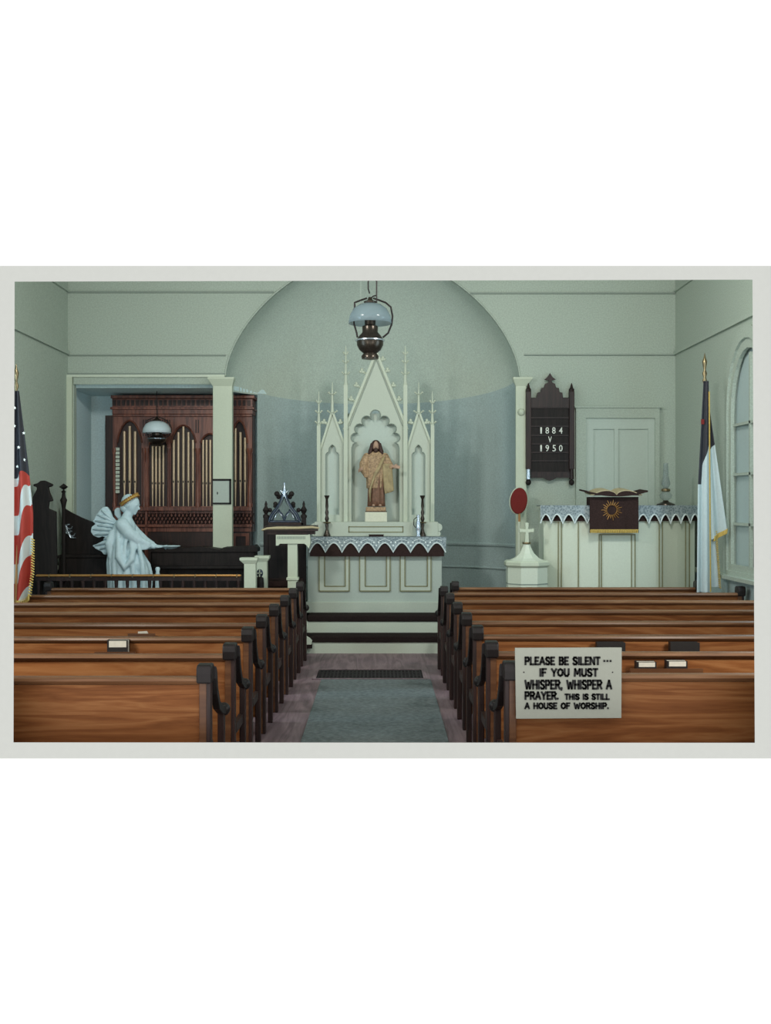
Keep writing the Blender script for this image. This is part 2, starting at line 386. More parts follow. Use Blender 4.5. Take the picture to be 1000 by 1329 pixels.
# side walls with window openings (arched heads)
def arch_pts(y0, y1, z0, zs, n=12):
    c = (y0 + y1) / 2; r = (y1 - y0) / 2
    return [(y0, z0), (y1, z0)] + [(c + r * math.cos(PI * k / n), zs + r * 1.25 * math.sin(PI * k / n)) for k in range(n + 1)]
WR = (10.95, 12.12, 1.05, 2.85); WL = (9.0, 10.17, 1.05, 2.95)  # left window is unseen, added to house its daylight lamp
for side, X, wn in (('left', XL, WL), ('right', XR, WR)):
    d = -.1 if side == 'left' else .1
    mb = MB(); mb.plate([(YO + .03, 0), (YW + .02, 0), (YW + .02, ZC), (YO + .03, ZC)], [arch_pts(*wn)], X, X + d, 'X')
    struct(mb.build('wall_' + side, M['plaster']))
for i, (X, s, wn) in enumerate(((XR, -1, WR), (XL, 1, WL))):
    w = thing('window_%d' % (i + 1), '', '', (X, (wn[0] + wn[1]) / 2, wn[2])); del w['label'], w['category']; w['kind'] = 'structure'
    o = w.location
    big = arch_pts(wn[0] - .13, wn[1] + .13, wn[2] - .02, wn[3]); mid = arch_pts(wn[0] - .02, wn[1] + .02, wn[2] + .03, wn[3])
    MB().plate(big, [mid], X, X + s * .05, 'X').build('casing', M['plaster'], w, o)
    MB().plate(mid, [arch_pts(wn[0] + .05, wn[1] - .05, wn[2] + .1, wn[3] - .02)], X - s * .02, X + s * .02, 'X').build('sash', M['plaster'], w, o)
    MB().plate(arch_pts(wn[0] + .01, wn[1] - .01, wn[2] + .02, wn[3]), [], X - s * .06, X - s * .05, 'X').build('pane', M['window_glass'], w, o)
    c = (wn[0] + wn[1]) / 2
    mb = MB(); mb.box(X - s * .04, X - s * .005, c - .02, c + .02, wn[2] + .05, wn[3] + .6)
    for k in range(1, 4): mb.box(X - s * .04, X - s * .005, wn[0] + .02, wn[1] - .02, wn[2] + k * .55 - .015, wn[2] + k * .55 + .015)
    mb.build('glazing_bars', M['plaster'], w, o)
    MB().box(X, X + s * .12, wn[0] - .16, wn[1] + .16, wn[2] - .06, wn[2] - .02).build('sill', M['plaster'], w, o)

# chancel wall: arch in the middle, organ recess on the left
ACX, AA, AB, AZ, AD = -.093, 1.965, 1.646, wz(488, YW), 1.3
def arch_h(c): return max(1 - abs(c) ** 1.8, 0) ** .62
xl0 = wx(96, YW)
zl = wz(498, YW)
pts = [(XL - .05, PF - .4), (xl0, PF - .4), (xl0, zl), (ACX - AA, zl)]
pts += [(ACX - AA * math.cos(PI * k / 40), AZ + AB * arch_h(math.cos(PI * k / 40))) for k in range(41)]
pts += [(ACX + AA, PF - .4), (XR + .05, PF - .4), (XR + .05, ZC + .05), (XL - .05, ZC + .05)]
MBw = MB().plate(pts, [], YW, YW + .12); struct(MBw.build('wall_back', M['plaster']))
mb = MB(); mb.tube([(ACX - AA * math.cos(PI * k / 60), YW, AZ + AB * arch_h(math.cos(PI * k / 60))) for k in range(61)], .012, 8)
struct(mb.build('trim_6', M['plaster'], smooth=60))  # bead added along the arch to catch a light edge
# vault of the apse and its curved wall
mb = MB()
mb.grid(lambda u, v: (ACX + AA * math.cos(PI * u), YW + .12 + AD * math.sin(PI * u) * math.sin(PI / 2 * v),
                      AZ + AB * arch_h(math.cos(PI * u)) * math.cos(PI / 2 * v) - .25 * math.sin(PI * u) * math.sin(PI / 2 * v)), 48, 16)
struct(mb.build('ceiling_apse', M['apse'], smooth=180))
uend = math.acos(-.83)
mb = MB()
def apse_pt(t, z): return (ACX + AA * math.cos(t), YW + .12 + AD * math.sin(t), z)
mb.grid(lambda u, v: apse_pt(uend * u, PF + (AZ - .25 * math.sin(uend * u) - PF) * v), 40, 4)
struct(mb.build('wall_apse', M['blue_wall'], smooth=180))
mb = MB()
mb.grid(lambda u, v: apse_pt(uend + (PI - uend) * u, 3.36 + (AZ - .25 * math.sin(uend + (PI - uend) * u) - 3.36) * v), 14, 2)
struct(mb.build('trim_5', M['apse'], smooth=180))
for zz, hh in ((wz(706, 15.4), .05), (wz(736, 15.4), .03)):
    mb = MB(); mb.tube([Vector(apse_pt(uend * k / 30 * .98 + .02, zz)) + Vector((0, -.01, 0)) for k in range(31)], hh * .5, 6)
    struct(mb.build('trim_2', M['blue_wall'], smooth=60))
# organ recess shell
mb = MB()
mb.box(XL - .1, -1.45, 15.65, 15.75, 0, 3.5)
mb.box(XL - .1, XL - .02, YW + .12, 15.7, 0, 3.5)
struct(mb.build('wall_recess', M['recess']))
cp = [(XL - .1, YW + .1), (ACX - AA, YW + .1)] + [apse_pt(PI - (PI - uend) * k / 12, 0)[:2] for k in range(1, 13)] + [(-1.2, 15.7), (XL - .1, 15.7)]
struct(MB().plate(cp, [], 3.38, 3.44, 'Z').build('ceiling_recess', M['recess']))
# mouldings on the chancel wall
def strip(px0, px1, py0, py1, d=.03, mat='plaster', nm='trim_3'):
    return struct(MB().box(wx(px0, YW), wx(px1, YW), YW - d, YW, wz(py1, YW), wz(py0, YW)).build(nm, M[mat]))
strip(89, 355, 378.5, 380.5, .035, 'shadow_line'); strip(610, 875, 380, 382, .035, 'shadow_line')  # grey strips paint the shade lines of the mouldings
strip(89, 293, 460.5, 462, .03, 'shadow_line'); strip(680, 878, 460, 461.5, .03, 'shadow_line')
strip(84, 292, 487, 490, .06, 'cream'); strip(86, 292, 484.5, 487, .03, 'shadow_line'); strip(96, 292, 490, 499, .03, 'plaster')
strip(84, 95, 490, 800, .06, 'cream_lit')
# cornice lines along the side walls, chair rail on the right
for X, s in ((XL, 1), (XR, -1)):
    zz = wz(461, YW)
    struct(MB().box(X, X + s * .035, YO + .05, YW - .04, zz, zz + .045).build('trim_4', M['plaster']))
    zz = wz(380, YW)
    struct(MB().box(X, X + s * .035, YO + .05, YW - .04, zz, zz + .02).build('trim_4', M['plaster']))
    struct(MB().box(X, X + s * .05, 12.3 if s < 0 else YO + .05, YW - .07, .98, 1.03).build('trim_4', M['cream']))
    struct(MB().box(X, X + s * .018, YO + .05, YW - .07, 0, .975).build('baseboard_right' if s < 0 else 'baseboard_left', M['blue_wall']))

# square column and right jamb
def column(px0, px1, cpx0, cpx1, cy0, cy1, ybot, label, nm, y0=YW - .12, knob=False):
    o = (wx((px0 + px1) / 2, YW), YW - .06, PF)
    t = thing(nm, label, 'column', o)
    MB().box(wx(px0, y0), wx(px1, y0), y0, YW - .002, PF, wz(cy1, y0)).build('shaft', M['cream_lit'], t, o, bevel=.006)
    mb = MB()
    za, zb = wz(cy1 + 4, y0), wz(cy0 + 2, y0)
    a0, a1, b0, b1 = wx(px0, y0), wx(px1, y0), wx(cpx0, y0), wx(cpx1, y0)
    mb.faces_from([(a0,y0,za),(a1,y0,za),(a1,YW-.002,za),(a0,YW-.002,za),(b0,y0-.05,zb),(b1,y0-.05,zb),(b1,YW-.002,zb),(b0,YW-.002,zb)],
                  [(0,3,2,1),(4,5,6,7),(0,1,5,4),(1,2,6,5),(2,3,7,6),(3,0,4,7)])
    mb.box(b0, b1, y0 - .05, YW - .002, zb, wz(cy0, y0))
    mb.build('capital', M['cream_lit'], t, o)
    if knob: MB().ball(W((px0 + px1) / 2, 535, y0), .05, .045, .05).build('knob', M['cream_lit'], t, o, smooth=180)
    return t
c1 = column(276, 301, 270, 304, 490, 497, 710, 'square ivory column standing in front of the pipe organ', 'square_column')
column(669, 683, 665, 690, 490, 497, 720, 'slim ivory pilaster at the right edge of the arch', 'pilaster', YW - .05, True)
# framed notice on the column
o = W(288, 655, YW - .14)
nt_ = thing('framed_notice', 'pale notice with black top and bottom bars hung on square column', 'notice', o)
yy = YW - .125
MB().box(wx(276.5, yy), wx(297.5, yy), yy - .006, yy - .001, wz(653, yy), wz(622, yy)).build('sheet', M['altar'], nt_, o)
MB().box(wx(276, yy), wx(300, yy), yy - .014, yy - .001, wz(624, yy), wz(621.5, yy)).box(wx(276, yy), wx(300, yy), yy - .014, yy - .001, wz(654.5, yy), wz(652.3, yy)).box(wx(297.5, yy), wx(300, yy), yy - .014, yy - .001, wz(654, yy), wz(622, yy)).build('black_bars', M['ink'], nt_, o)
MB().ball(W(282, 640, yy - .007), .008, .002, .02).build('ink_mark', M['ink'], nt_, o)

# panelled door with casing on the right of the chancel wall
d = thing('door_1', '', '', (wx(803, YW), YW, PF)); del d['label'], d['category']; d['kind'] = 'structure'
o = d.location
zt = wz(530, YW)
MB().box(wx(746, YW), wx(759, YW), YW - .065, YW - .001, PF, wz(543, YW)).box(wx(848, YW), wx(854, YW), YW - .065, YW - .001, PF, wz(543, YW)).box(wx(746, YW), wx(854, YW), YW - .065, YW - .001, wz(543, YW), zt).box(wx(744, YW), wx(856, YW), YW - .085, YW - .001, zt, zt + .025).build('casing', M['plaster'], d, o)
MB().plate([at(759, 800, YW), at(848, 800, YW), at(848, 543, YW), at(759, 543, YW)], [[at(769, 790, YW), at(796, 790, YW), at(796, 557, YW), at(769, 557, YW)], [at(801, 790, YW), at(840, 790, YW), at(840, 557, YW), at(801, 557, YW)]], YW - .034, YW - .002).build('door_leaf', M['niche'], d, o)
MB().box(wx(762, YW), wx(846, YW), YW - .008, YW - .001, PF, wz(545, YW)).build('panel', M['niche'], d, o)

# platform, steps
struct(MB().box(-1.0, .95, 13.84, 16.2, 0, PF).box(XL, -1.0, 12.62, 16.2, 0, PF).box(.95, XR, 12.80, 16.2, 0, PF).build('floor_chancel', M['ebony']))
o = Vector((-.05, 13.14, 0))
st = thing('altar_steps', 'white steps with dark carpeted treads below the altar', 'steps', o)
MB().box(-.94, .94, 13.14, 13.83, 0, .135).build('riser', M['cream'], st, o)
MB().box(-.94, .94, 13.49, 13.83, .20, .350).build('riser', M['cream'], st, o)
MB().box(-.97, .945, 13.12, 13.495, .135, .212).build('tread', M['step_carpet'], st, o, bevel=.015)
MB().box(-.90, .945, 13.47, 13.835, .350, .4255).build('tread', M['step_carpet'], st, o, bevel=.015)
pr = [at(392, 836, 13.1), at(404, 836, 13.1), at(405, 831, 13.1), at(402, 828, 13.1), at(397, 825, 13.1), at(397, 819, 13.1), at(400, 814, 13.1), at(399, 807, 13.1), at(395, 803, 13.1), at(391, 799, 13.1)]
MB().plate(pr, [], 13.06, 13.11).box(wx(390, 13.1), wx(398, 13.1), 13.06, 13.11, 0, wz(838, 13.1)).build('scroll_bracket', M['cream'], st, o)
MB().box(wx(390, 13.1), wx(405, 13.1), 13.05, 13.115, wz(841, 13.1), wz(836, 13.1)).build('bracket_foot', M['step_carpet'], st, o)

# aisle carpet and grate
tag(MB().box(-.60, .53, 5.8, 11.15, .0005, .012).build('carpet_runner', M['runner'], None, (-.03, 8.5, 0)), 'worn blue grey carpet runner along the centre aisle', 'carpet')
o = Vector((-.1, 11.5, 0))
g = thing('floor_grate', 'dark iron heating grate in the floor before the altar steps', 'grate', o)
MB().plate([(-.70, 11.18), (.50, 11.18), (.50, 11.85), (-.70, 11.85)], [[(-.66, 11.22), (.46, 11.22), (.46, 11.81), (-.66, 11.81)]], .001, .012, 'Z').build('frame', M['board'], g, o)
mb = MB().box(-.66, .46, 11.22, 11.81, .0005, .002)
for k in range(28): mb.box(-.65 + k * .04, -.635 + k * .04, 11.22, 11.81, .002, .008)
for k in range(8): mb.box(-.66, .46, 11.25 + k * .075, 11.262 + k * .075, .002, .008)
mb.build('grille', M['grate'], g, o)

# ================================================================== PEWS
PEW_Z = .876
def make_pew(side, L, label, loc):
    """aisle end at the origin, bench running along side*X, back towards the camera"""
    s = side
    t = thing('pew', label, 'pew', loc)
    def X(a, b): return (min(s * a, s * b), max(s * a, s * b))
    x0, x1 = X(.05, L - .03)
    mb = MB()
    n = 6
    prof = [(.0, .835), (.004, .7), (.012, .5), (.03, .30), (.05, .12), (.085, .12), (.065, .30), (.045, .5), (.035, .7), (.032, .835)]
    mb.plate(prof, [], x0, x1, 'X'); mb.build('backrest', M['oak'], t)
    rp = [(-.022, .848), (-.032, .858), (-.028, .872), (-.010, .879), (.03, .879), (.046, .868), (.046, .850), (.03, .834), (-.006, .834)]
    MB().plate(rp, [], x0, x1, 'X').build('top_rail', M['oak_rail'], t, smooth=50)
    sp = [(.05, .40), (.46, .43), (.485, .42), (.485, .40), (.46, .39), (.05, .37)]
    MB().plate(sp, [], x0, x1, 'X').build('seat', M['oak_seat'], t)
    for e in (0, 1):
        ex = lambda a, b: X(a, b) if e == 0 else X(L - a, L - b)
        a0, a1 = ex(0.008, .052)
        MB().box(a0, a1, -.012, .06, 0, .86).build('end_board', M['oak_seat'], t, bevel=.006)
        a0, a1 = ex(-.02, .062)
        cp_ = [(-.045, .845), (-.052, .90), (-.046, .935), (-.03, .948), (.05, .950), (.072, .935), (.078, .90), (.07, .845)]
        cap = MB().plate(cp_, [], a0, a1, 'X').build('end_cap', M['iron'], t, bevel=.010)
        a0, a1 = ex(-.035, .005)
        ap = [(.05, .93), (.085, .90), (.12, .80), (.20, .71), (.34, .655), (.44, .640), (.475, .635), (.475, .585), (.43, .590), (.33, .610), (.18, .665), (.09, .765), (.05, .86)]
        MB().plate(ap, [], a0, a1, 'X').build('armrest', M['iron'], t, bevel=.005)
        c0 = s * (-.015) if e == 0 else s * (L + .015)
        MB().ball((c0, .462, .612), .04, .042, .04).build('arm_knob', M['iron'], t, smooth=180)
        a0, a1 = ex(-.025, .015)
        MB().box(a0, a1, .415, .468, 0, .60).build('leg', M['post'], t, bevel=.006)
        a0, a1 = ex(-.012, .012)
        MB().box(a0, a1, -.015, .055, 0, .845).build('leg', M['post'], t, bevel=.004)
        a0, a1 = ex(-.01, .02)
        MB().box(a0, a1, .09, .42, .36, .42).build('seat_bearer', M['post'], t)
    return t
def dup_pew(src, loc, label):
    r = src.copy(); COL.objects.link(r); r.location = loc; r['label'] = label
    for ch in list(src.children):
        c = ch.copy(); COL.objects.link(c); c.parent = r
    return r
LY = [5.95, 6.83, 7.71, 8.58, 9.45, 10.33, 11.2, 12.1]
LX = [-.94, -.925, -.92, -.915, -.90, -.885, -.875, -.87]
RY = [6.05, 6.93, 7.81, 8.72, 9.62, 10.56, 11.46, 12.2]
RX = [.715, .70, .69, .685, .678, .672, .667, .837]
LLAB = ['nearest left pew with golden oak back, cut by the bottom left corner',
        'left pew one row behind the nearest, its back showing above that rail',
        'left pew whose back carries the single hymnal with pale page edges',
        'fourth left pew from the viewer, a white paper lying on its back ledge',
        'fifth left pew from the viewer, plain oak back',
        'third left pew counted from the altar rail',
        'second left pew counted from the altar rail',
        'front left pew, closest to the altar rail and angel']
RLAB = ['nearest right pew, the one with the silence sign on its back',
        'right pew whose back ledge holds two hymnals with white pages',
        'right pew whose back ledge holds two dark closed hymnals',
        'fourth right pew from the viewer, narrow strip of oak back',
        'fifth right pew from the viewer, narrow strip of back',
        'third right pew counted from the pulpit',
        'second right pew counted from the pulpit, its knob below the white flag',
        'short front right pew, closest to the font and pulpit']
lp = make_pew(-1, 2.86, LLAB[0], (LX[0], LY[0], 0)); lp['group'] = 'pews left of the aisle'
LP = [lp] + [dup_pew(lp, (LX[i], LY[i], 0), LLAB[i]) for i in range(1, 8)]
rp_ = make_pew(1, 3.19, RLAB[0], (RX[0], RY[0], 0)); rp_['group'] = 'pews right of the aisle'
RP = [rp_] + [dup_pew(rp_, (RX[i], RY[i], 0), RLAB[i]) for i in range(1, 7)]
r8 = make_pew(1, 2.79, RLAB[7], (RX[7], RY[7], 0)); r8['group'] = 'pews right of the aisle'

# book ledges on some pew backs and what lies on them
def ledge(pew, px0, px1, z):
    Y = pew.location.y; o = pew.location
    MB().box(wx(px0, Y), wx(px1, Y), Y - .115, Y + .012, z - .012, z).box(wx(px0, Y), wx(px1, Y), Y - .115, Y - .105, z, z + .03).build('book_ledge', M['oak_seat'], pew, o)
def hymnal(pew, px0, px1, z, label, light, h=.12, tilt=.0):
    Y = pew.location.y - .072; x0, x1 = wx(px0, Y), wx(px1, Y); cx = (x0 + x1) / 2
    o = Vector((cx, Y, z)); t = thing('hymnal', label, 'book', o, 'hymnals on the pew backs')
    w = (x1 - x0) / 2
    # standing on its long edge, leaning on the pew back: cover boards, spine, page block
    def leaf(y0, y1, zz0, zz1, a, b):
        mb = MB(); mb.box(a, b, y0, y1, zz0, zz1); return mb
    leaf(Y - .030, Y - .025, z + .001, z + h, x0, x1).build('cover', M['black_cover'], t, o)
    leaf(Y + .025, Y + .030, z + .001, z + h, x0, x1).build('cover', M['black_cover'], t, o)
    leaf(Y - .030, Y + .030, z + .001, z + h, x0 - .004, x0).build('spine', M['black_cover'], t, o)
    leaf(Y - .025, Y + .025, z + .004, z + h - (.004 if light else .03), x0 + .001, x1 - .004).build('page_block', M['page' if light else 'black_cover'], t, o)
    if light:
        q = MB(); q.box(x0 + .01, x1 - .01, Y - .033, Y - .030, z + h * .55, z + h * .95); q.build('cover_label', M['page'], t, o)
    t.rotation_euler.z = tilt
    return t
P3 = LP[2]; zb = wz(850, P3.location.y - .05); ledge(P3, 128, 180, zb)
hymnal(P3, 141, 167, zb, 'hymnal with pale page edges on a left pew back', True, .112)
P2 = RP[1]; zb = wz(872, P2.location.y - .05); ledge(P2, 812, 905, zb)
hymnal(P2, 825, 850, zb, 'white paged hymnal next to the sign, left of a similar pair', True, .072)
hymnal(P2, 864, 890, zb, 'white paged hymnal right of a similar one, behind the nearest right rail', True, .078)
P3r = RP[2]; zb = wz(850, P3r.location.y - .05); ledge(P3r, 760, 920, zb)
hymnal(P3r, 774, 810, zb, 'dark closed hymnal just above the silence sign', False, .096)
hymnal(P3r, 869, 906, zb, 'dark closed hymnal right of centre, above the two white paged books', False, .096)
P4 = LP[3]; zb = wz(826, P4.location.y - .05); ledge(P4, 170, 205, zb)
o = W(186, 826, P4.location.y - .06)
tag(MB().plate([(o.x - .045, zb + .001), (o.x + .055, zb + .001), (o.x + .03, zb + .045), (o.x - .04, zb + .04)], [], o.y - .01, o.y - .006).build('folded_paper', M['page'], None, o), 'small white folded paper behind a left pew rail', 'paper')

# silence sign hung on the nearest right pew
Y = 5.985; o = W(738, 887, Y)
sg = thing('sign', 'white sign with black hand lettering hung on the nearest right pew', 'sign', o)
MB().plate([at(669.5, 933, Y), at(806, 932, Y), at(806.5, 840.5, Y), at(668, 841, Y)], [], Y, Y + .014).build('sign_board', M['sign'], sg, o, bevel=.002)
mb = MB()
for body, a, b, t0, t1 in (('PLEASE BE SILENT', 680, 779, 852, 863.5), ('IF YOU MUST', 699, 776, 867, 878.5), ('WHISPER, WHISPER A', 680, 794, 882, 895),
                           ('PRAYER.', 680, 725, 897, 908.5), ('THIS IS STILL', 732, 791, 900, 908.5), ('A HOUSE OF WORSHIP.', 680, 790, 911.5, 920.5)):
    brush_text(body, wx(a, Y), wx(b, Y), wz(t1, Y), wz(t0, Y), Y - .0005, (2.6 if t1 - t0 > 10 else 2.2) * Y / F, mb, .50, .34)
for k in range(3): mb.box(wx(782.5 + k * 4, Y), wx(785 + k * 4, Y), Y - .0035, Y - .0005, wz(859.0, Y), wz(856.5, Y))
mb.build('lettering', M['ink'], sg, o)
for k in (679.5, 794.5): MB().ball(W(k, 872.5, Y), .004, .003, .004, 8, 6).build('nail', M['grate'], sg, o)
MB().box(wx(700, Y), wx(775, Y), Y + .013, 6.0145, wz(872, Y), wz(866, Y)).build('hanging_batten', M['dark_wood'], sg, o)

# ================================================================== ALTAR
YA = 13.84
o = Vector((-.05, 14.1, PF))
al = thing('altar', 'white panelled altar table with gilt lined panels under lace cloth', 'altar', o)
zT = wz(697, 13.78)
MB().box(wx(399, YA), wx(573, YA), YA, 14.40, PF + .001, zT - .05).build('body', M['altar'], al, o, bevel=.004)
MB().box(wx(397, YA), wx(573.5, YA), YA - .035, 14.40, PF + .001, wz(781, YA)).build('plinth', M['reredos'], al, o, bevel=.006)
MB().box(wx(398, 13.78), wx(578.5, 13.78), 13.78, 14.42, zT - .05, zT).build('tabletop', M['reredos'], al, o, bevel=.006)
for (a, b, c, d_) in ((414, 453, 421, 448), (466.5, 506, 473.5, 501.5), (519, 559, 525, 554.5)):
    pn = MB().plate([at(a, 767, YA), at(b, 767, YA), at(b, 716, YA), at(a, 716, YA)], [[at(c, 761, YA), at(d_, 761, YA), at(d_, 719, YA), at(c, 719, YA)]], YA - .018, YA - .0005).build('panel_frame', M['reredos'], al, o)
    mb = MB()
    for (p0, p1, q) in ((a, b, 767), (c, d_, 761)):
        mb.box(wx(p0 - .6, YA), wx(p0 + .8, YA), YA - .021, YA - .001, wz(q, YA), wz(718, YA)); mb.box(wx(p1 - .8, YA), wx(p1 + .6, YA), YA - .021, YA - .001, wz(q, YA), wz(718, YA))
        mb.box(wx(p0, YA), wx(p1, YA), YA - .021, YA - .001, wz(q + .6, YA), wz(q - .8, YA))
    mb.build('gilt_lining', M['groove'], pn, o)

def lace_band(pts_px, top_py, notch_py, tip_py, Y0, name='lace_cloth', o=None):
    pass
# lace altar cloth with dark velvet under it
yv = 13.765
tips = [401, 422, 443.6, 465.5, 488, 510, 532.5, 555, 578]
o2 = Vector((-.03, 13.9, zT))
ac = thing('altar_cloth', 'white lace cloth with scalloped edge over dark velvet on the altar', 'cloth', o2)
MB().box(wx(402, yv), wx(576, yv), yv - .004, yv + .002, wz(722, yv), zT + .001).build('velvet_frontal', M['velvet'], ac, o2)
yl = yv - .012
def scallop(tips, top, notch, tip, Y):
    p = []
    for a, b in zip(tips, tips[1:]):
        for k in range(9):
            f = k / 8; x = a + (b - a) * f
            y = tip - (tip - notch) * (math.sin(PI * f) ** .9)
            if k < 8: p.append((x, y))
    p.append((tips[-1], tip)); return p
sp = scallop(tips, 697, 704.5, 717, yl)
outline = [at(tips[0], 696.5, yl)] + [at(x, y, yl) for x, y in sp] + [at(tips[-1] + 1, 696.5, yl)]
MB().plate(outline, [], yl - .002, yl).box(wx(400, yl), wx(579, yl), yl - .002, 13.925, zT + .001, zT + .004).build('lace', M['lace'], ac, o2)
MB().tube([W(x, y, yl - .003) for x, y in sp], .010, 6).build('lace_edging', M['lace_edge'], ac, o2, smooth=60)
mb = MB()
for a, b in zip(tips, tips[1:]):
    c = (a + b) / 2
    for dx, dy in ((0, 0), (-3, -2.5), (3, -2.5)): mb.ball(W(a + 11 + dx - 11 + (0 if dx else 0), 708 + dy * 1.6, yl - .003), .012, .004, .014, 8, 6)
    mb.tube([W(c - 7, 702, yl - .003), W(c, 699.5, yl - .003), W(c + 7, 702, yl - .003)], .004, 5)
mb.build('lace_motif', M['lace_edge'], ac, o2, smooth=60)

# ---------------------------------------------------------------- reredos
YR = 14.15
o = Vector((wx(487, YR), YR + .05, zT))
rr = thing('reredos', 'tall ivory gothic reredos with gables and pinnacles behind the altar', 'reredos', o)
def pl(mb, pts, holes, y0, y1): return mb.plate([at(x, y, YR) for x, y in pts], [[at(x, y, YR) for x, y in h] for h in holes], y0, y1)
bs = MB().box(wx(409, YR), wx(567, YR), 13.93, 14.30, zT + .004, wz(677, YR)).build('base', M['reredos'], rr, o, bevel=.006)
mb = MB()
for px in (409, 567):
    mb.tube([Vector((wx(px, YR), 13.94, wz(684, YR))), Vector((wx(px, YR), 14.26, wz(684, YR)))], .055, 14)
    mb.tube([Vector((wx(px, YR), 13.94, wz(692, YR))), Vector((wx(px, YR), 14.26, wz(692, YR)))], .035, 14)
mb.build('scroll_ear', M['reredos'], rr, o, smooth=40)
yb = 13.93
mb = MB()
for (p0, p1, q0, q1) in ((452, 523, 683, 684.2), (452, 523, 690, 691.2), (452, 453.2, 683, 691), (522, 523.2, 683, 691)):
    mb.box(wx(p0, yb), wx(p1, yb), yb - .006, yb, wz(q1, yb), wz(q0, yb))
mb.build('gilt_lining', M['groove'], bs, o)
# centre panel with a many-lobed niche
lobes = [(461.5, 568, 6.2), (466.5, 556.5, 6.5), (475.5, 546, 6.3), (487, 538.5, 6.5), (498.5, 546, 6.3), (507.5, 556.5, 6.5), (512.5, 568, 6.2)]
foil = [(456.5, 677), (456.5, 581), (458, 576.5)]
cc = (487, 572)
for x, y, r in lobes:
    a0 = math.atan2(-(y - cc[1]), x - cc[0])
    for k in range(9):
        a = a0 + math.radians(105) - math.radians(210) * k / 8
        foil.append((x + r * math.cos(a), y - r * math.sin(a)))
foil += [(516, 576.5), (517.5, 581), (517.5, 677)]
# drop points that fold back on neighbours
cl = []
for p in foil:
    if not cl or (abs(p[0] - cl[-1][0]) + abs(p[1] - cl[-1][1])) > .4: cl.append(p)
foil = cl
cen = [(446, 677.2), (456.5, 677.2)] 
outer = [(446, 677.5), (446, 553), (448, 553), (486.5, 458), (489.5, 458), (527, 553), (529, 553), (529, 677.5)]
inner = [(456.6, 677)] + foil[1:-1] + [(517.4, 677)]
cp_ = pl(MB(), outer, [inner], YR, YR + .07).build('centre_panel', M['reredos'], rr, o)
pl(MB(), [(450, 677.3), (450, 536), (524, 536), (524, 677.3)], [], YR + .075, YR + .10).build('niche_back', M['niche'], rr, o)
mb = MB().tube([W(x, y, YR - .002) for x, y in foil], .008, 6); mb.build('niche_moulding', M['shadow_line'], cp_, o, smooth=60)
# gable mouldings
def bar(mb, a, b, w, y0, y1):
    a, b = Vector(a), Vector(b); d_ = (b - a).normalized(); n = Vector((-d_.y, d_.x)) * w / 2
    mb.plate([at(*p, YR) for p in ((a + n), (b + n), (b - n), (a - n))], [], y0, y1)
mb = MB(); bar(mb, (449, 553), (488, 457), 3.2, YR - .03, YR); bar(mb, (526.5, 553), (488, 457), 3.2, YR - .03, YR)
mb.build('gable_moulding', M['reredos_lit'], rr, o)
mb = MB(); bar(mb, (453.5, 553), (488, 467), .9, YR - .006, YR); bar(mb, (522, 553), (488, 467), .9, YR - .006, YR)
mb.build('gable_line', M['shadow_line'], rr, o)
def crocket(x, y, s):
    mb = MB(); c = W(x, y, YR + .01); e = W(x + s * 3.5, y - .5, YR + .01)
    mb.tube([W(x - s * 3.5, y + 2, YR + .01), c], [.016, .013], 6)
    mb.ball(c, .03, .025, .022, 8, 6); mb.ball(e, .022, .02, .02, 8, 6); mb.ball(W(x + s * 1.5, y - 3, YR + .01), .02, .02, .026, 8, 6)
    return mb.build('crocket', M['reredos_lit'], rr, o, smooth=60)
for x, y in ((471, 483), (464, 501), (457, 519)): crocket(x, y, -1)
for x, y in ((501, 482), (508.5, 501), (516, 519), (495, 467)): crocket(x, y, 1)
# pillars with pinnacles
def pinnacle(x, w, ybot, ytop, tip, crosses):
    mb = MB(); hw = w / 2
    mb.box(wx(x - hw, YR), wx(x + hw, YR), YR - .045, YR + .045, wz(ybot, YR), wz(ytop, YR))
    c = wx(x, YR); r = (wx(x + hw, YR) - c)
    mb.lathe(c, YR, [(r * 1.25, wz(ytop, YR)), (r * .9, wz(ytop - 4, YR)), (r * .55, wz((ytop + tip) / 2, YR)), (.006, wz(tip, YR))], 8)
    return mb.build('pillar', M['reredos_lit'], rr, o), c, r
def cross_tips(par, x, ys, w):
    for y, k in ys:
        mb = MB()
        ww = w * k
        for s in (-1, 1):
            mb.tube([W(x, y + 1.5, YR), W(x + s * ww * .6, y + .3, YR), W(x + s * ww, y - 1.8, YR)], [.014, .012, .008], 6)
            mb.ball(W(x + s * ww, y - 1.5, YR), .014, .014, .014, 8, 6)
        mb.tube([Vector((wx(x, YR), YR - .05 * k, wz(y, YR))), Vector((wx(x, YR), YR + .05 * k, wz(y, YR)))], .012, 6)
        mb.build('finial_cross', M['reredos_lit'], par, o, smooth=60)
for x in (448.5, 525.7):
    p, c, r = pinnacle(x, 5, 677, 500, 449, 0); cross_tips(p, x, [(459, .6), (470, .8), (485, 1.0), (558, .6)], 4.5)
for x in (413.5, 560.8):
    p, c, r = pinnacle(x, 4.6, 677, 553, 508, 0); cross_tips(p, x, [(522, .7), (535, .9), (549, 1)], 4.2)
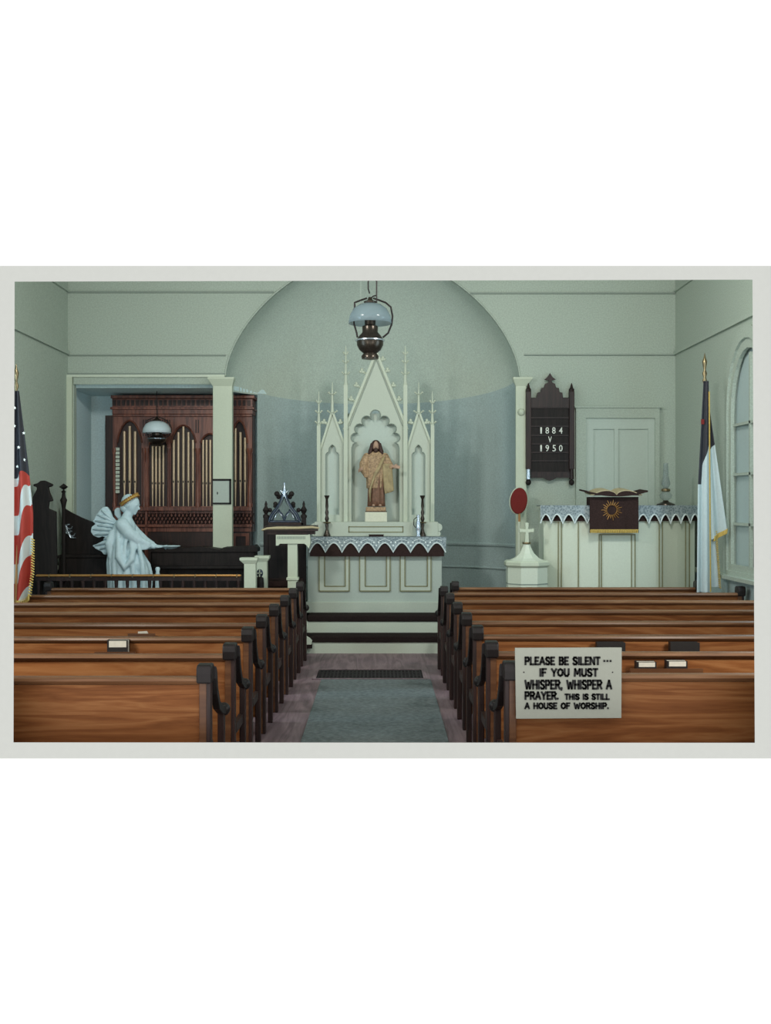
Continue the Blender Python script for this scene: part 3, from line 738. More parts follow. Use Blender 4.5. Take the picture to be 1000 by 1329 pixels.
# wings
for (a, b, ap, lx0, lx1) in ((415.5, 446.5, 431, 422.5, 439.5), (528, 559, 543, 534.5, 551)):
    lc = (lx0 + lx1) / 2
    lan = [(lx0, 668), (lx0, 590), (lx0 + 1.5, 587.5), (lx0 + 4, 586.5), (lx0 + 4.3, 582), (lx0 + 6.5, 578.5), (lc, 577), (lx1 - 6.5, 578.5), (lx1 - 4.3, 582), (lx1 - 4, 586.5), (lx1 - 1.5, 587.5), (lx1, 590), (lx1, 668)]
    wp = pl(MB(), [(a, 677.5), (a, 582), (ap - .8, 534), (ap + .8, 534), (b, 575), (b, 677.5)], [lan], YR + .01, YR + .05).build('wing_panel', M['reredos'], rr, o)
    pl(MB(), [(lx0 - 1, 669), (lx0 - 1, 576), (lx1 + 1, 576), (lx1 + 1, 669)], [], YR + .055, YR + .07).build('lancet_back', M['niche'], wp, o)
    MB().tube([W(x, y, YR + .008) for x, y in lan], .006, 6).build('lancet_moulding', M['shadow_line'], wp, o, smooth=60)
    mb = MB(); bar(mb, (a, 583), (ap, 533), 2.6, YR - .015, YR + .01); bar(mb, (b, 576), (ap, 533), 2.6, YR - .015, YR + .01); mb.build('gable_moulding', M['reredos_lit'], wp, o)
    mb = MB().tube([W(ap, 538, YR), W(ap, 520, YR), W(ap, 496, YR)], [.026, .016, .005], 8); sp_ = mb.build('spire', M['reredos_lit'], rr, o, smooth=60)
    cross_tips(sp_, ap, [(511, 1.0), (535, 1.3)], 4.5)
    for s, y, dx in ((-1, 549, 6), (1, 549, 6)): crocket(ap + s * (dx + 3), y, s)

# ---------------------------------------------------------------- bodies
def capsule(mb, pts, rs, n=12):
    mb.tube(pts, rs, n)
    mb.ball(pts[0], rs[0], u=12, v=8); mb.ball(pts[-1], rs[-1], u=12, v=8)
def hand(mb, wrist, direction, side, sc_):
    """palm, four unequal curled fingers and a thumb on its side"""
    d_ = Vector(direction).normalized(); s_ = Vector(side).normalized(); up = s_.cross(d_).normalized()
    w = Vector(wrist); pc = w + d_ * .045 * sc_
    rot = Matrix((s_, up, d_)).transposed()
    mb.ball(pc, .040 * sc_, .016 * sc_, .052 * sc_, 14, 10, rot)
    for k, ln in enumerate((.066, .078, .072, .056)):
        off = s_ * (-.030 + .020 * k) * sc_
        a = w + d_ * .075 * sc_ + off
        m_ = a + d_ * ln * .55 * sc_ - up * .008 * sc_; e = m_ + d_ * ln * .42 * sc_ - up * .024 * sc_
        capsule(mb, [a, m_, e], [.0095 * sc_, .009 * sc_, .0075 * sc_], 8)
    a = w + d_ * .03 * sc_ - s_ * .030 * sc_
    capsule(mb, [a, a + (d_ * .032 - s_ * .024) * sc_, a + (d_ * .062 - s_ * .028 - up * .01) * sc_], [.012 * sc_, .0105 * sc_, .008 * sc_], 8)
def head(mb, c, f, h):
    """c head centre, f facing unit vector, h half height"""
    c = Vector(c); f = Vector(f).normalized(); up = Vector((0, 0, 1)); s_ = f.cross(up).normalized(); up = s_.cross(f)
    rot = Matrix((f, s_, up)).transposed()
    mb.ball(c, .80 * h, .68 * h, 1.0 * h, 20, 14, rot)                       # skull
    mb.ball(c + f * .22 * h - up * .42 * h, .52 * h, .50 * h, .56 * h, 16, 10, rot)   # jaw
    mb.ball(c + f * .58 * h - up * .80 * h, .19 * h, .21 * h, .17 * h, 10, 8, rot)    # chin
    mb.tube([c + f * .72 * h + up * .12 * h, c + f * .97 * h - up * .22 * h, c + f * .78 * h - up * .30 * h], [.07 * h, .12 * h, .09 * h], 8)   # nose
    mb.ball(c + f * .70 * h - up * .50 * h, .14 * h, .22 * h, .05 * h, 10, 6, rot)    # lips
    mb.ball(c + f * .70 * h - up * .58 * h, .13 * h, .18 * h, .05 * h, 10, 6, rot)
    for q in (-1, 1):
        mb.ball(c + f * .70 * h + s_ * q * .27 * h + up * .18 * h, .10 * h, .24 * h, .06 * h, 8, 6, rot)   # brow
        mb.ball(c + f * .66 * h + s_ * q * .27 * h + up * .03 * h, .08 * h, .12 * h, .07 * h, 8, 6, rot)   # eye
        mb.ball(c + s_ * q * .68 * h - up * .08 * h, .16 * h, .06 * h, .24 * h, 8, 6, rot)                  # ear

# ---------------------------------------------------------------- robed statue on the reredos base
YS = 14.04
kk = YS / F
zf = wz(677, YR) + .001
o = Vector((wx(488, YS), YS, zf))
sg2 = thing('robed_statue', 'small tan and brown robed bearded figure with open hands in niche', 'statue', o)
zs0 = wz(663, YS); zs1 = wz(658, YS)
MB().box(wx(473.5, YS), wx(502, YS), YS - .105, YS + .10, zf, zs0 - .006).build('pedestal', M['stone'], sg2, o, bevel=.006)
MB().box(wx(474.5, YS), wx(500.5, YS), YS - .095, YS + .09, zs0 - .006, zs1).build('plinth', M['robe'], sg2, o, bevel=.008)
MB().box(wx(473.7, YS), wx(501.8, YS), YS - .107, YS + .10, zs0 - .014, zs0 - .004).build('dark_band', M['hair'], sg2, o)
def S(px, py, dy=0): return W(px, py, YS) + Vector((0, dy, 0))
mb = MB()
hc = S(487.5, 578.5, -.02); head(mb, hc, (.02, -1, -.1), .066)
capsule(mb, [S(487.5, 585), S(487.7, 592)], [.026, .034])
mb.loft([(S(487.5, 0).x, YS, wz(y, YS), wx(487.5 + w, YS) - wx(487.5, YS), ry, 0, 1, 0) for y, w, ry in ((588, 6, .05), (592, 12, .06), (600, 11.5, .07), (615, 9, .065), (640, 8, .06), (656, 7, .05))], 20)
capsule(mb, [S(477, 592), S(471.5, 604, -.03), S(469, 609.5, -.09)], [.040, .032, .020]); hand(mb, S(469, 609.5, -.09), (-.55, -.75, -.25), (0, .3, -1), .62)
capsule(mb, [S(499, 592), S(505, 603, -.03), S(510, 606, -.08)], [.040, .032, .020]); hand(mb, S(510, 606, -.08), (.85, -.5, -.05), (0, -.3, -1), .62)
for x in (484.5, 493): mb.ball(S(x, 656, -.08), .022, .05, .02, 12, 8)
mb.build('figure', M['skin'], sg2, o, smooth=180, remesh=.0042)
# tunic
mb = MB(); R = []
for y, c, w, ry, fa in ((657.5, 488, 10.8, .085, .10), (648, 488, 10.4, .085, .09), (635, 488, 10.0, .085, .08), (620, 488, 10, .085, .06), (606, 487.5, 11, .09, .04), (596, 487.5, 12.8, .085, .02), (590, 487.5, 11, .07, .01), (586.5, 487.5, 5, .04, 0)):
    R.append((wx(c, YS), YS, wz(y, YS), w * kk, ry, fa, 9, y * .02))
mb.loft(R, 60); mb.build('tunic', M['robe_under'], sg2, o, smooth=180)
# mantle: wrapped over the shoulders, wide sleeves, hanging fold on the right
mb = MB(); R = []
for y, c, w, ry, fa in ((634, 486.0, 10.2, .093, .07), (622, 486.5, 11.0, .098, .06), (610, 487.0, 12.5, .102, .05), (600, 487.5, 14.2, .10, .04), (593, 487.5, 13.6, .086, .02), (588, 487.5, 9.5, .066, .01), (586, 487.5, 5.6, .046, 0)):
    R.append((wx(c, YS), YS, wz(y, YS), w * kk, ry, fa, 7, y * .03))
mb.loft(R, 60)
capsule(mb, [S(476, 593, .0), S(471.5, 602, -.02), S(471, 609, -.05), S(474.5, 618, -.05)], [.055, .055, .052, .025])
capsule(mb, [S(499, 593, .0), S(504, 602, -.02), S(507, 606, -.05)], [.055, .05, .042])
mb.build('mantle', M['robe'], sg2, o, smooth=180, remesh=.006)
mb = MB()
for q, (x0, x1) in enumerate(((497.5, 500), (500.5, 503.5), (503.5, 506.5), (506, 508.2))):
    mb.tube([S(x0 - .5, 602, -.05 - .01 * (q % 2)), S((x0 + x1) / 2, 618, -.055 + .015 * (q % 2)), S(x1 + .2, 634 + (q % 2) * 3, -.05), S(x1 + .2, 641 - q, -.05)], [.030, .026, .026, .012], 8)
mb.build('hanging_fold', M['mantle'], sg2, o, smooth=180, remesh=.006)
mb = MB()
for q in range(4):
    t0 = q / 3
    mb.tube([S(499 - q * 1.0, 592 + q * 1, -.085), S(493 - q * 2.2, 606 + q * 3, -.105), S(484 - q * 1.5, 622 + q * 5, -.10), S(479.5 + q * .3, 636 + q * 5, -.085)], [.010, .014, .014, .008], 6)
mb.build('mantle_fold', M['mantle'], sg2, o, smooth=180)
mb = MB()
mb.ball(hc + Vector((0, .014, .012)), .061, .060, .064, 16, 10)
for s in (-1, 1):
    mb.tube([hc + Vector((s * .048, -.012, .03)), hc + Vector((s * .060, 0, -.03)), hc + Vector((s * .074, -.01, -.085)), hc + Vector((s * .088, -.02, -.12))], [.022, .026, .030, .012], 8)
mb.ball(hc + Vector((0, .05, -.07)), .075, .04, .075, 12, 8)
mb.build('hair', M['hair'], sg2, o, smooth=180, remesh=.006)
mb = MB(); mb.ball(hc + Vector((0, -.040, -.062)), .030, .022, .034, 12, 8); mb.build('beard', M['hair'], sg2, o, smooth=180)

# candlesticks on the altar
def candlestick(px, ytop, label, k=1.0):
    Yc = 13.876; z0 = zT + .0045; x = wx(px, Yc); o = Vector((x, Yc, z0)); hgt = wz(ytop, Yc) - z0
    t = thing('candlestick', label, 'candlestick', o, 'altar candlesticks')
    pf = [(.044, 0), (.046, .015), (.03, .05), (.016, .10), (.022, .14), (.014, .17)]
    MB().lathe(x, Yc, [(r, z0 + z) for r, z in pf], 16).build('foot', M['dark_brass'], t, o, smooth=50)
    MB().lathe(x, Yc, [(.015, z0 + .165), (.048, z0 + .172), (.05, z0 + .184), (.018, z0 + .19)], 18).build('drip_pan', M['brass'], t, o, smooth=40)
    zz = z0 + .188
    MB().lathe(x, Yc, [(.016, zz), (.028, zz + .04), (.016, zz + .08), (.024, zz + .12), (.013, zz + .16), (.02, zz + .2), (.014, hgt + z0 - .05), (.032, hgt + z0 - .012), (.034, hgt + z0)], 16).build('stem', M['dark_brass'], t, o, smooth=50)
    return t
candlestick(424, 643, 'dark brass candlestick at the left end of the altar')
candlestick(548, 643, 'dark brass candlestick at the right end of the altar, behind silver ewer')
Yc = 13.812; x = wx(542.5, Yc); z0 = zT + .0045; o = Vector((x, Yc, z0))
t = thing('ewer', 'slim silver ewer on the altar in front of right candlestick', 'ewer', o)
MB().lathe(x, Yc, [(.032, z0), (.034, z0 + .01), (.022, z0 + .03), (.036, z0 + .09), (.030, z0 + .17), (.016, z0 + .24), (.024, z0 + .275), (.02, z0 + .28)], 18).build('vessel', M['silver'], t, o, smooth=60)
MB().tube([(x - .03, Yc, z0 + .11), (x - .06, Yc, z0 + .15), (x - .055, Yc, z0 + .22), (x - .018, Yc, z0 + .25)], .006, 6).build('handle', M['dark_brass'], t, o, smooth=60)
Yc = 13.80; o = Vector((wx(488, Yc), Yc, zT + .0045))
t = thing('altar_book', 'thin dark book lying closed at the centre of the altar', 'book', o)
MB().box(wx(478, Yc), wx(498, Yc), Yc - .04, Yc + .06, o.z, o.z + .006).box(wx(478, Yc), wx(498, Yc), Yc - .04, Yc + .06, o.z + .022, o.z + .028).build('cover', M['black_cover'], t, o)
MB().box(wx(478.5, Yc), wx(497.5, Yc), Yc - .035, Yc + .055, o.z + .006, o.z + .022).build('page_block', M['velvet'], t, o)

# ================================================================== HANGING LAMPS
def oil_lamp(cx, Y, y_shade_top, y_shade_bot, y_font_mid, y_bot, half_w, label, ceil_z, big):
    k = Y / F; x = wx(cx, Y); o = Vector((x, Y, ceil_z))
    t = thing('hanging_lamp', label, 'lamp', o, 'hanging oil lamps')
    z = lambda py: wz(py, Y)
    hw = half_w * k
    pr = [(.15 * hw, z(y_shade_top)), (.5 * hw, z(y_shade_top + (y_shade_bot - y_shade_top) * .10)), (.78 * hw, z(y_shade_top + (y_shade_bot - y_shade_top) * .30)), (.94 * hw, z(y_shade_top + (y_shade_bot - y_shade_top) * .62)), (hw, z(y_shade_bot))]
    MB().lathe(x, Y, pr, 32, cap=False).build('shade', M['shade'] if big else M['milk'], t, o, smooth=180, solid=.004)
    fh = (y_bot - y_shade_bot)
    a = y_shade_bot - .25 * (y_shade_bot - y_shade_top); b = y_bot
    def q(f): return z(a + (b - a) * f)
    w = half_w * k * .62
    MB().lathe(x, Y, [(.12 * w, q(-.05)), (.30 * w, q(0)), (.42 * w, q(.03)), (.40 * w, q(.16)), (.60 * w, q(.20)), (.58 * w, q(.34)), (.80 * w, q(.42)), (1.0 * w, q(.52))], 20).build('burner', M['dark_brass'], t, o, smooth=50)
    MB().lathe(x, Y, [(.99 * w, q(.520)), (1.1 * w, q(.53)), (1.1 * w, q(.56)), (1.0 * w, q(.57))], 24).build('font_rim', M['silver'], t, o, smooth=40)  # silver paints the highlight on the bronze rim
    MB().lathe(x, Y, [(1.0 * w, q(.57)), (.98 * w, q(.66)), (.80 * w, q(.78)), (.50 * w, q(.86)), (.66 * w, q(.93)), (.62 * w, q(1.0)), (.2 * w, q(1.02))], 20).build('font', M['dark_brass'], t, o, smooth=50)
    MB().lathe(x, Y, [(.16 * w, q(-.04)), (.20 * w, q(-.2)), (.14 * w, z(y_shade_top) + .01)], 12).build('chimney', M['clear'], t, o, smooth=60)
    mb = MB()
    for s in (1, -1):
        g_ = 1.0 if s > 0 else .74
        hp = [(w * .95, q(.47)), (w * 1.35 * g_, q(.36)), (w * 1.62 * g_, q(.14)), (w * 1.68 * g_, q(-.06)), (w * 1.55 * g_, q(-.28)), (hw * .72, z(y_shade_top) + .002), (hw * .40, z(y_shade_top) + .03), (hw * .14, z(y_shade_top) + .05)]
        sm = []
        for a_, b_ in zip(hp, hp[1:]): sm += [((a_[0] * (1 - f) + b_[0] * f), (a_[1] * (1 - f) + b_[1] * f)) for f in (0, .5)]
        mb.tube([(x + s * a_, Y, b_) for a_, b_ in sm + [hp[-1]]], .010 if big else .006, 8)
    mb.build('harp', M['iron'], t, o, smooth=60)
    MB().lathe(x, Y, [(.28 * hw, z(y_shade_top) - .005), (.30 * hw, z(y_shade_top) + .012), (.12 * hw, z(y_shade_top) + .03), (.08 * hw, z(y_shade_top) + .06)], 14).build('smoke_bell', M['dark_brass'], t, o, smooth=50)
    zt_ = z(y_shade_top) + .05
    if big:
        MB().tube([(x + .07, Y, zt_ - .05), (x + .07, Y, ceil_z - .001)], .009, 6).build('rod', M['iron'], t, o)
        MB().tube([(x - .10, Y, zt_ - .08), (x - .10, Y, ceil_z - .001)], .0035, 6).build('rod', M['shadow_line'], t, o)
        hk = [(x + .07 + .045 * math.cos(a_) - .045, Y, zt_ + .17 + .045 * math.sin(a_)) for a_ in [PI * j / 10 for j in range(11)]] + [(x - .02, Y, zt_ + .10), (x - .005, Y, zt_ + .05)]
        MB().tube(hk, .008, 6).build('hook', M['iron'], t, o, smooth=60)
        MB().tube([(x, Y, zt_ - .02), (x + .03, Y, zt_ + .02), (x + .07, Y, zt_ + .03)], .008, 6).build('yoke', M['iron'], t, o)
    else:
        MB().tube([(x, Y, zt_ - .01), (x, Y, ceil_z - .001)], .006, 6).build('rod', M['iron'], t, o)
    return t
oil_lamp(480, 11.6, 393, 420, 443, 466, 28, 'dark bronze oil lamp with pale blue glass shade hanging before the reredos', ZC, True)
oil_lamp(203.5, 14.9, 546, 562, 570, 579, 18.5, 'small oil lamp with white dome shade hanging before the pipe organ', 3.38, False)

# ================================================================== ORGAN
YG = 15.3
o = Vector((wx(235, YG), YG + .1, PF))
og = thing('pipe_organ', 'mahogany pipe organ with gilt pipes in pointed arches in left recess', 'organ', o)
def G(px, py): return at(px, py, YG)
zs_ = wz(660, YG)
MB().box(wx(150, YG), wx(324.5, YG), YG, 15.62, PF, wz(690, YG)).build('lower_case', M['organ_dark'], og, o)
MB().box(wx(136, YG), wx(328, YG), YG + .02, 15.62, wz(690, YG), wz(539, YG)).build('case_back', M['organ_dark'], og, o)  # runs out leftwards to paint the organ's shaded side dark
# front screen with arched bays
bays = [(152, 184, 546, 575), (193.5, 217.5, 566, 578), (222, 254, 552, 575), (260.5, 284, 563, 575), (300, 321, 546, 575)]
holes = []
for a, b, ap, sh in bays:
    c = (a + b) / 2; h = []
    h += [(a, 657), (a, sh)]
    for k in range(1, 8):
        f = k / 8; h.append((a + (c - a) * (1 - math.cos(f * PI / 2)) ** .8, sh + (ap - sh) * math.sin(f * PI / 2)))
    h.append((c, ap))
    for k in range(7, 0, -1):
        f = k / 8; h.append((b - (b - c) * (1 - math.cos(f * PI / 2)) ** .8, sh + (ap - sh) * math.sin(f * PI / 2)))
    h += [(b, sh), (b, 657)]
    holes.append(h)
MB().plate([G(147, 660), G(327, 660), G(327, 540), G(147, 540)], [[G(*p) for p in h] for h in holes], YG - .03, YG + .02).build('front_screen', M['organ'], og, o)
mb = MB()
for h in holes: mb.tube([W(x, y, YG - .03) for x, y in h[1:-1]], .014, 6)
mb.build('arch_moulding', M['organ'], og, o, smooth=60)
mb = MB()
for k in range(24):
    px = 186 + k * 3.1
    if px < 192 or 217 < px < 222 or 254 < px < 260 : pass
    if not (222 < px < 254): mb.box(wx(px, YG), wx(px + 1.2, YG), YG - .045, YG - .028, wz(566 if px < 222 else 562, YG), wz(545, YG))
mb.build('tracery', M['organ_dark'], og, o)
for px, w, m_ in ((187.5, 2.2, 'organ'), (191.5, 1.6, 'organ'), (219.5, 1.6, 'organ'), (257, 2.4, 'organ'), (149, 2, 'organ'), (324.5, 3, 'organ'), (297, 2.5, 'organ')):
    c = wx(px, YG); r = w * YG / F
    MB().lathe(c, YG - .04, [(r * 1.3, wz(658, YG)), (r * 1.3, wz(654, YG)), (r * .9, wz(652, YG)), (r * .9, wz(590, YG)), (r * 1.4, wz(586, YG)), (r * 1.4, wz(582, YG))], 12).build('column', M[m_], og, o, smooth=50)
# pale bars paint the lit edge of the left pilaster
mb = MB()
for k in range(12): mb.box(wx(151, YG), wx(156, YG), YG - .05, YG - .028, wz(640 - k * 5, YG), wz(636.2 - k * 5, YG))
mb.build('fluted_strip', M['cream'], og, o)
def pipe(px, top, mouth, foot, r=2.5):
    r *= .74
    c = wx(px, YG); rr_ = r * YG / F; mb = MB()
    mb.lathe(c, YG - .005, [(.008, wz(foot, YG)), (rr_ * .9, wz(mouth + 1.5, YG)), (rr_, wz(mouth, YG)), (rr_, wz(top, YG)), (rr_ * .7, wz(top, YG))], 14)
    p = mb.build('pipe', M['pipe'], og, o, smooth=50)
    MB().box(c - rr_ * .45, c + rr_ * .45, YG - .012 - rr_, YG - .003 - rr_ * .6, wz(mouth - .5, YG), wz(mouth - 3, YG)).build('pipe_mouth', M['organ_dark'], p, o)
for px, tp in ((161.5, 560), (168.5, 553), (175.5, 560)): pipe(px, tp, 627, 657)
for px in (198, 202.5, 207.2, 212): pipe(px, 578, 629, 657, 1.9)
for px, tp in ((225.5, 571), (231.5, 561), (238, 553.5), (244.5, 561), (250.5, 571)): pipe(px, tp, 627, 657, 2.2)
for px in (263.5, 268, 272.8, 278): pipe(px, 571, 629, 657, 1.8)
for px, tp in ((305.5, 556), (312, 561), (318, 568)): pipe(px, tp, 626, 657, 2.3)
# cornice, impost, lattice rail
mb = MB().box(wx(145, YG), wx(330, YG), YG - .10, 15.62, wz(532, YG), wz(529, YG)).box(wx(147, YG), wx(327, YG), YG - .06, 15.62, wz(541, YG), wz(538, YG)).box(wx(146, YG), wx(331, YG), YG - .12, 15.62, wz(518, YG), wz(514, YG)).box(wx(147, YG), wx(328, YG), YG - .07, 15.62, wz(538, YG), wz(518, YG))
cn = mb.build('cornice', M['organ'], og, o, bevel=.006)
mb = MB()
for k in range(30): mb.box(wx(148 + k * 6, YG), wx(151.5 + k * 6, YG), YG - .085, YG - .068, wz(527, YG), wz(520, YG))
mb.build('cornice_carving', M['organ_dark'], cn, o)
MB().box(wx(148, YG), wx(327, YG), YG - .08, YG + .02, wz(663, YG), wz(658, YG)).box(wx(148, YG), wx(327, YG), YG - .06, YG + .02, wz(684, YG), wz(681, YG)).build('impost_rail', M['organ'], og, o, bevel=.006)
MB().box(wx(149, YG), wx(326, YG), YG - .02, YG + .02, wz(690, YG), wz(660, YG)).build('lattice_back', M['organ'], og, o)
mb = MB()
for k in range(36):
    x = 150 + k * 4.9
    mb.tube([W(x, 680, YG - .028), W(x + 8, 666, YG - .028)], .010, 4); mb.tube([W(x + 8, 680, YG - .028), W(x, 666, YG - .028)], .010, 4)
mb.build('lattice', M['organ_dark'], og, o)
MB().plate([G(302, 712), G(323, 712), G(323, 692), G(302, 692)], [[G(306, 712), G(319, 712), G(319, 696), G(306, 696)]], YG - .025, YG - .0005).build('base_panel', M['organ'], og, o)
MB().box(wx(189, YG), wx(192, YG), YG - .05, YG - .0005, PF, wz(600, YG)).build('corner_strip', M['organ'], og, o)

# ================================================================== LEFT CHANCEL FURNITURE
# console in front of the organ
Y = 13.95; o = Vector((wx(265, Y), Y + .15, PF))
t = thing('organ_console', 'dark low console in front of the organ, behind the rail', 'console', o)
MB().box(wx(195, Y), wx(331, Y), Y, Y + .30, PF, wz(714, Y)).build('case', M['ebony'], t, o, bevel=.02)
mb = MB()
tp = [(193, 716), (193, 706), (204, 704), (236, 711), (262, 709.5), (285, 713), (290, 710.5), (322, 709), (330, 707.5), (334, 712), (334, 716)]
MB().plate([at(x, y, Y) for x, y in tp], [], Y - .03, Y + .32).build('lid', M['ebony'], t, o)
MB().box(wx(200, Y), wx(325, Y), Y - .12, Y, wz(738, Y), wz(734, Y)).build('key_shelf', M['ebony'], t, o, bevel=.01)
for px in (203, 322): MB().box(wx(px - 3, Y), wx(px + 3, Y), Y - .12, Y - .05, PF, wz(738, Y)).build('leg', M['ebony'], t, o)
# carved bench with sloping back
Y = 13.83; o = Vector((wx(110, Y), Y + .15, PF))
t = thing('carved_bench', 'dark carved bench with sloping top left of the angel', 'bench', o)
MB().plate([at(x, y, Y) for x, y in ((77, 800), (77, 658), (80, 660), (88, 665), (100, 671), (112, 676), (121, 679), (140, 690), (168, 699), (168, 800))], [], Y + .12, Y + .17).build('backrest', M['ebony'], t, o)
MB().box(wx(76, Y), wx(160, Y), Y - .07, Y + .12, wz(724, Y), wz(720, Y)).build('seat', M['ebony'], t, o, bevel=.01)
MB().box(wx(78, Y), wx(158, Y), Y - .05, Y + .12, PF, wz(724, Y)).build('seat_box', M['ebony'], t, o)
mb = MB()
for (x, y, r) in ((90, 683, 4), (93, 692, 4.5), (88, 690, 3)):
    mb.tube([W(x + r * math.cos(a * .7), y + r * math.sin(a * .7) * (1 - .06 * a), Y + .105) for a in range(8)], .012, 6)
mb.tube([W(84, 680, Y + .105), W(88, 690, Y + .105), W(92, 698, Y + .105), W(99, 698, Y + .105)], [.01, .016, .014, .006], 6)
mb.build('scroll_ornament', M['silver'], t, o, smooth=60)
# high-backed chair
Y = 12.80; o = Vector((wx(56, Y), Y, PF))
t = thing('carved_chair', 'dark high backed chair with flared crest beside the striped flag', 'chair', o)
prof = [(42, 800), (41, 655), (42, 645), (47.5, 635), (47, 632), (43, 631), (42.8, 628.5), (48.5, 627), (52, 624), (57, 623.5), (61.5, 625.5), (67.8, 628.5), (67, 631), (62, 632.5), (64, 640), (68, 650), (63, 651), (62, 660), (72, 664), (74, 800)]
MB().plate([at(x, y, Y) for x, y in prof], [], Y, Y + .06).build('backrest', M['ebony'], t, o, bevel=.008)
MB().box(wx(43, Y), wx(73, Y), Y + .05, Y + .45, wz(758, Y), wz(752, Y)).build('seat', M['dark_wood'], t, o, bevel=.01)
for px in (46, 71): MB().box(wx(px - 2, Y), wx(px + 2, Y), Y + .40, Y + .45, PF, wz(758, Y)).build('leg', M['ebony'], t, o)
# candle stand with diamond finial
Y = 13.6; x = wx(82.5, Y); o = Vector((x, Y, PF))
t = thing('candle_stand', 'dark turned stand with diamond shaped finial behind the bench', 'stand', o)
MB().lathe(x, Y, [(.10, PF), (.10, PF + .03), (.03, PF + .08), (.025, wz(690, Y)), (.022, wz(660, Y)), (.03, wz(655, Y)), (.045, wz(649, Y)), (.025, wz(645, Y)), (.02, wz(640, Y)), (.03, wz(638, Y)), (.01, wz(636, Y))], 14).build('shaft', M['ebony'], t, o, smooth=50)
MB().lathe(x, Y, [(.004, wz(636, Y)), (.058, wz(632, Y)), (.004, wz(627.5, Y))], 4).build('finial', M['ebony'], t, o)

# ---------------------------------------------------------------- altar rail and newel posts
Y = 12.70; o = Vector((wx(180, Y), Y, PF)); zr = wz(747, Y)
t = thing('altar_rail', 'low rail with brass top and dark balusters in front of the angel', 'rail', o)
MB().box(wx(47, Y), wx(313, Y), Y - .035, Y + .035, zr - .012, zr + .014).build('top_rail', M['gold'], t, o, bevel=.010)
MB().box(wx(47, Y), wx(313, Y), Y - .02, Y + .02, zr - .06, zr - .012).build('under_rail', M['dark_wood'], t, o)
MB().box(wx(47, Y), wx(313, Y), Y - .025, Y + .025, PF + .0005, PF + .06).build('bottom_rail', M['dark_wood'], t, o)
for k in range(19):
    px = 50 + k * 14.4; x = wx(px, Y)
    MB().lathe(x, Y, [(.018, PF + .06), (.018, PF + .1), (.026, PF + .2), (.014, PF + .32), (.022, zr - .08), (.022, zr - .06)], 10).build('baluster', M['dark_wood'], t, o, smooth=50)
for k in range(10):
    MB().box(wx(64 + k * 27, Y), wx(65.2 + k * 27, Y), Y - .04, Y + .04, zr - .02, zr + .017).build('brass_clip', M['brass'], t, o)
def newel(px0, px1, cpx0, cpx1, ytop, Y, label):
    o = Vector((wx((px0 + px1) / 2, Y), Y + .06, PF)); t = thing('newel_post', label, 'post', o, 'white rail posts')
    MB().box(wx(px0, Y), wx(px1, Y), Y, Y + .14, PF, wz(ytop + 7, Y)).build('shaft', M['cream_lit'], t, o, bevel=.004)
    a0, a1, b0, b1 = wx(px0, Y), wx(px1, Y), wx(cpx0, Y), wx(cpx1, Y); za, zb = wz(ytop + 8, Y), wz(ytop + 3, Y)
    mb = MB(); mb.faces_from([(a0,Y,za),(a1,Y,za),(a1,Y+.14,za),(a0,Y+.14,za),(b0,Y-.02,zb),(b1,Y-.02,zb),(b1,Y+.16,zb),(b0,Y+.16,zb)],
                  [(0,3,2,1),(4,5,6,7),(0,1,5,4),(1,2,6,5),(2,3,7,6),(3,0,4,7)]); mb.box(b0, b1, Y - .02, Y + .16, zb, wz(ytop, Y))
    mb.build('cap', M['cream_lit'], t, o); return t
newel(316.5, 331.5, 311, 334, 724, 12.64, 'bright white square post at the right end of the rail')
newel(333, 346, 330.5, 349, 721.5, 13.08, 'second white square post behind the rail end, left of the lectern')
Y = 12.95; o = W(337, 755, Y)
t = thing('cross_finial', 'small dark ornament with a pale cross between the two white posts', 'ornament', (o.x, Y, PF))
oo = t.location
MB().lathe(o.x, Y, [(.05, PF), (.05, wz(757, Y)), (.045, wz(750, Y)), (.02, wz(748, Y))], 14).build('stand', M['ebony'], t, oo, smooth=50)
MB().ball(W(337, 744, Y), .04, .02, .05).build('disc', M['steel'], t, oo, smooth=180)
MB().box(wx(336.3, Y), wx(337.7, Y), Y - .026, Y - .015, wz(749, Y), wz(739, Y)).box(wx(334, Y), wx(340, Y), Y - .026, Y - .015, wz(744.5, Y), wz(743, Y)).build('cross', M['cream'], t, oo)
# small white post by the angel
Y = 13.3; x = wx(204.5, Y); o = Vector((x, Y, PF))
t = thing('turned_post', 'short white turned post just behind the rail, right of the angel', 'post', o)
MB().lathe(x, Y, [(.03, PF), (.03, wz(746, Y)), (.022, wz(742, Y)), (.03, wz(738, Y)), (.02, wz(736, Y))], 12).build('shaft', M['angel'], t, o, smooth=50)
MB().lathe(x, Y, [(.05, PF), (.05, PF + .02), (.032, PF + .03)], 14).build('foot', M['angel'], t, o, smooth=50)

# ---------------------------------------------------------------- angel
YN = 13.5; kn = YN / F
o = Vector((wx(168, YN), YN, PF))
an = thing('angel_statue', 'blue white angel statue with gilt wreath, bending right and offering dish', 'statue', o)
def A(px, py, dy=0.0): return W(px, py, YN) + Vector((0, dy, 0))
mb = MB(); R = []
for y, c, w, ry, fa in ((796, 168, 27, .24, .08), (775, 169, 26, .23, .08), (757, 170.5, 25, .22, .08), (745, 171, 25, .21, .08), (732, 168, 25, .20, .07), (720, 164, 22, .19, .06), (708, 160, 18.5, .17, .05), (698, 159, 16.5, .16, .05), (688, 160, 15, .16, .04), (680, 161.5, 13.5, .155, .03), (675, 162.5, 10, .12, .01), (671, 164, 6.5, .07, 0), (664, 167, 5.8, .06, 0)):
    R.append((wx(c, YN), YN, wz(y, YN), w * kn, ry, fa, 11, y * .05))
mb.loft(R, 72)
head(mb, A(171, 655), (1, -.15, -.32), .118)
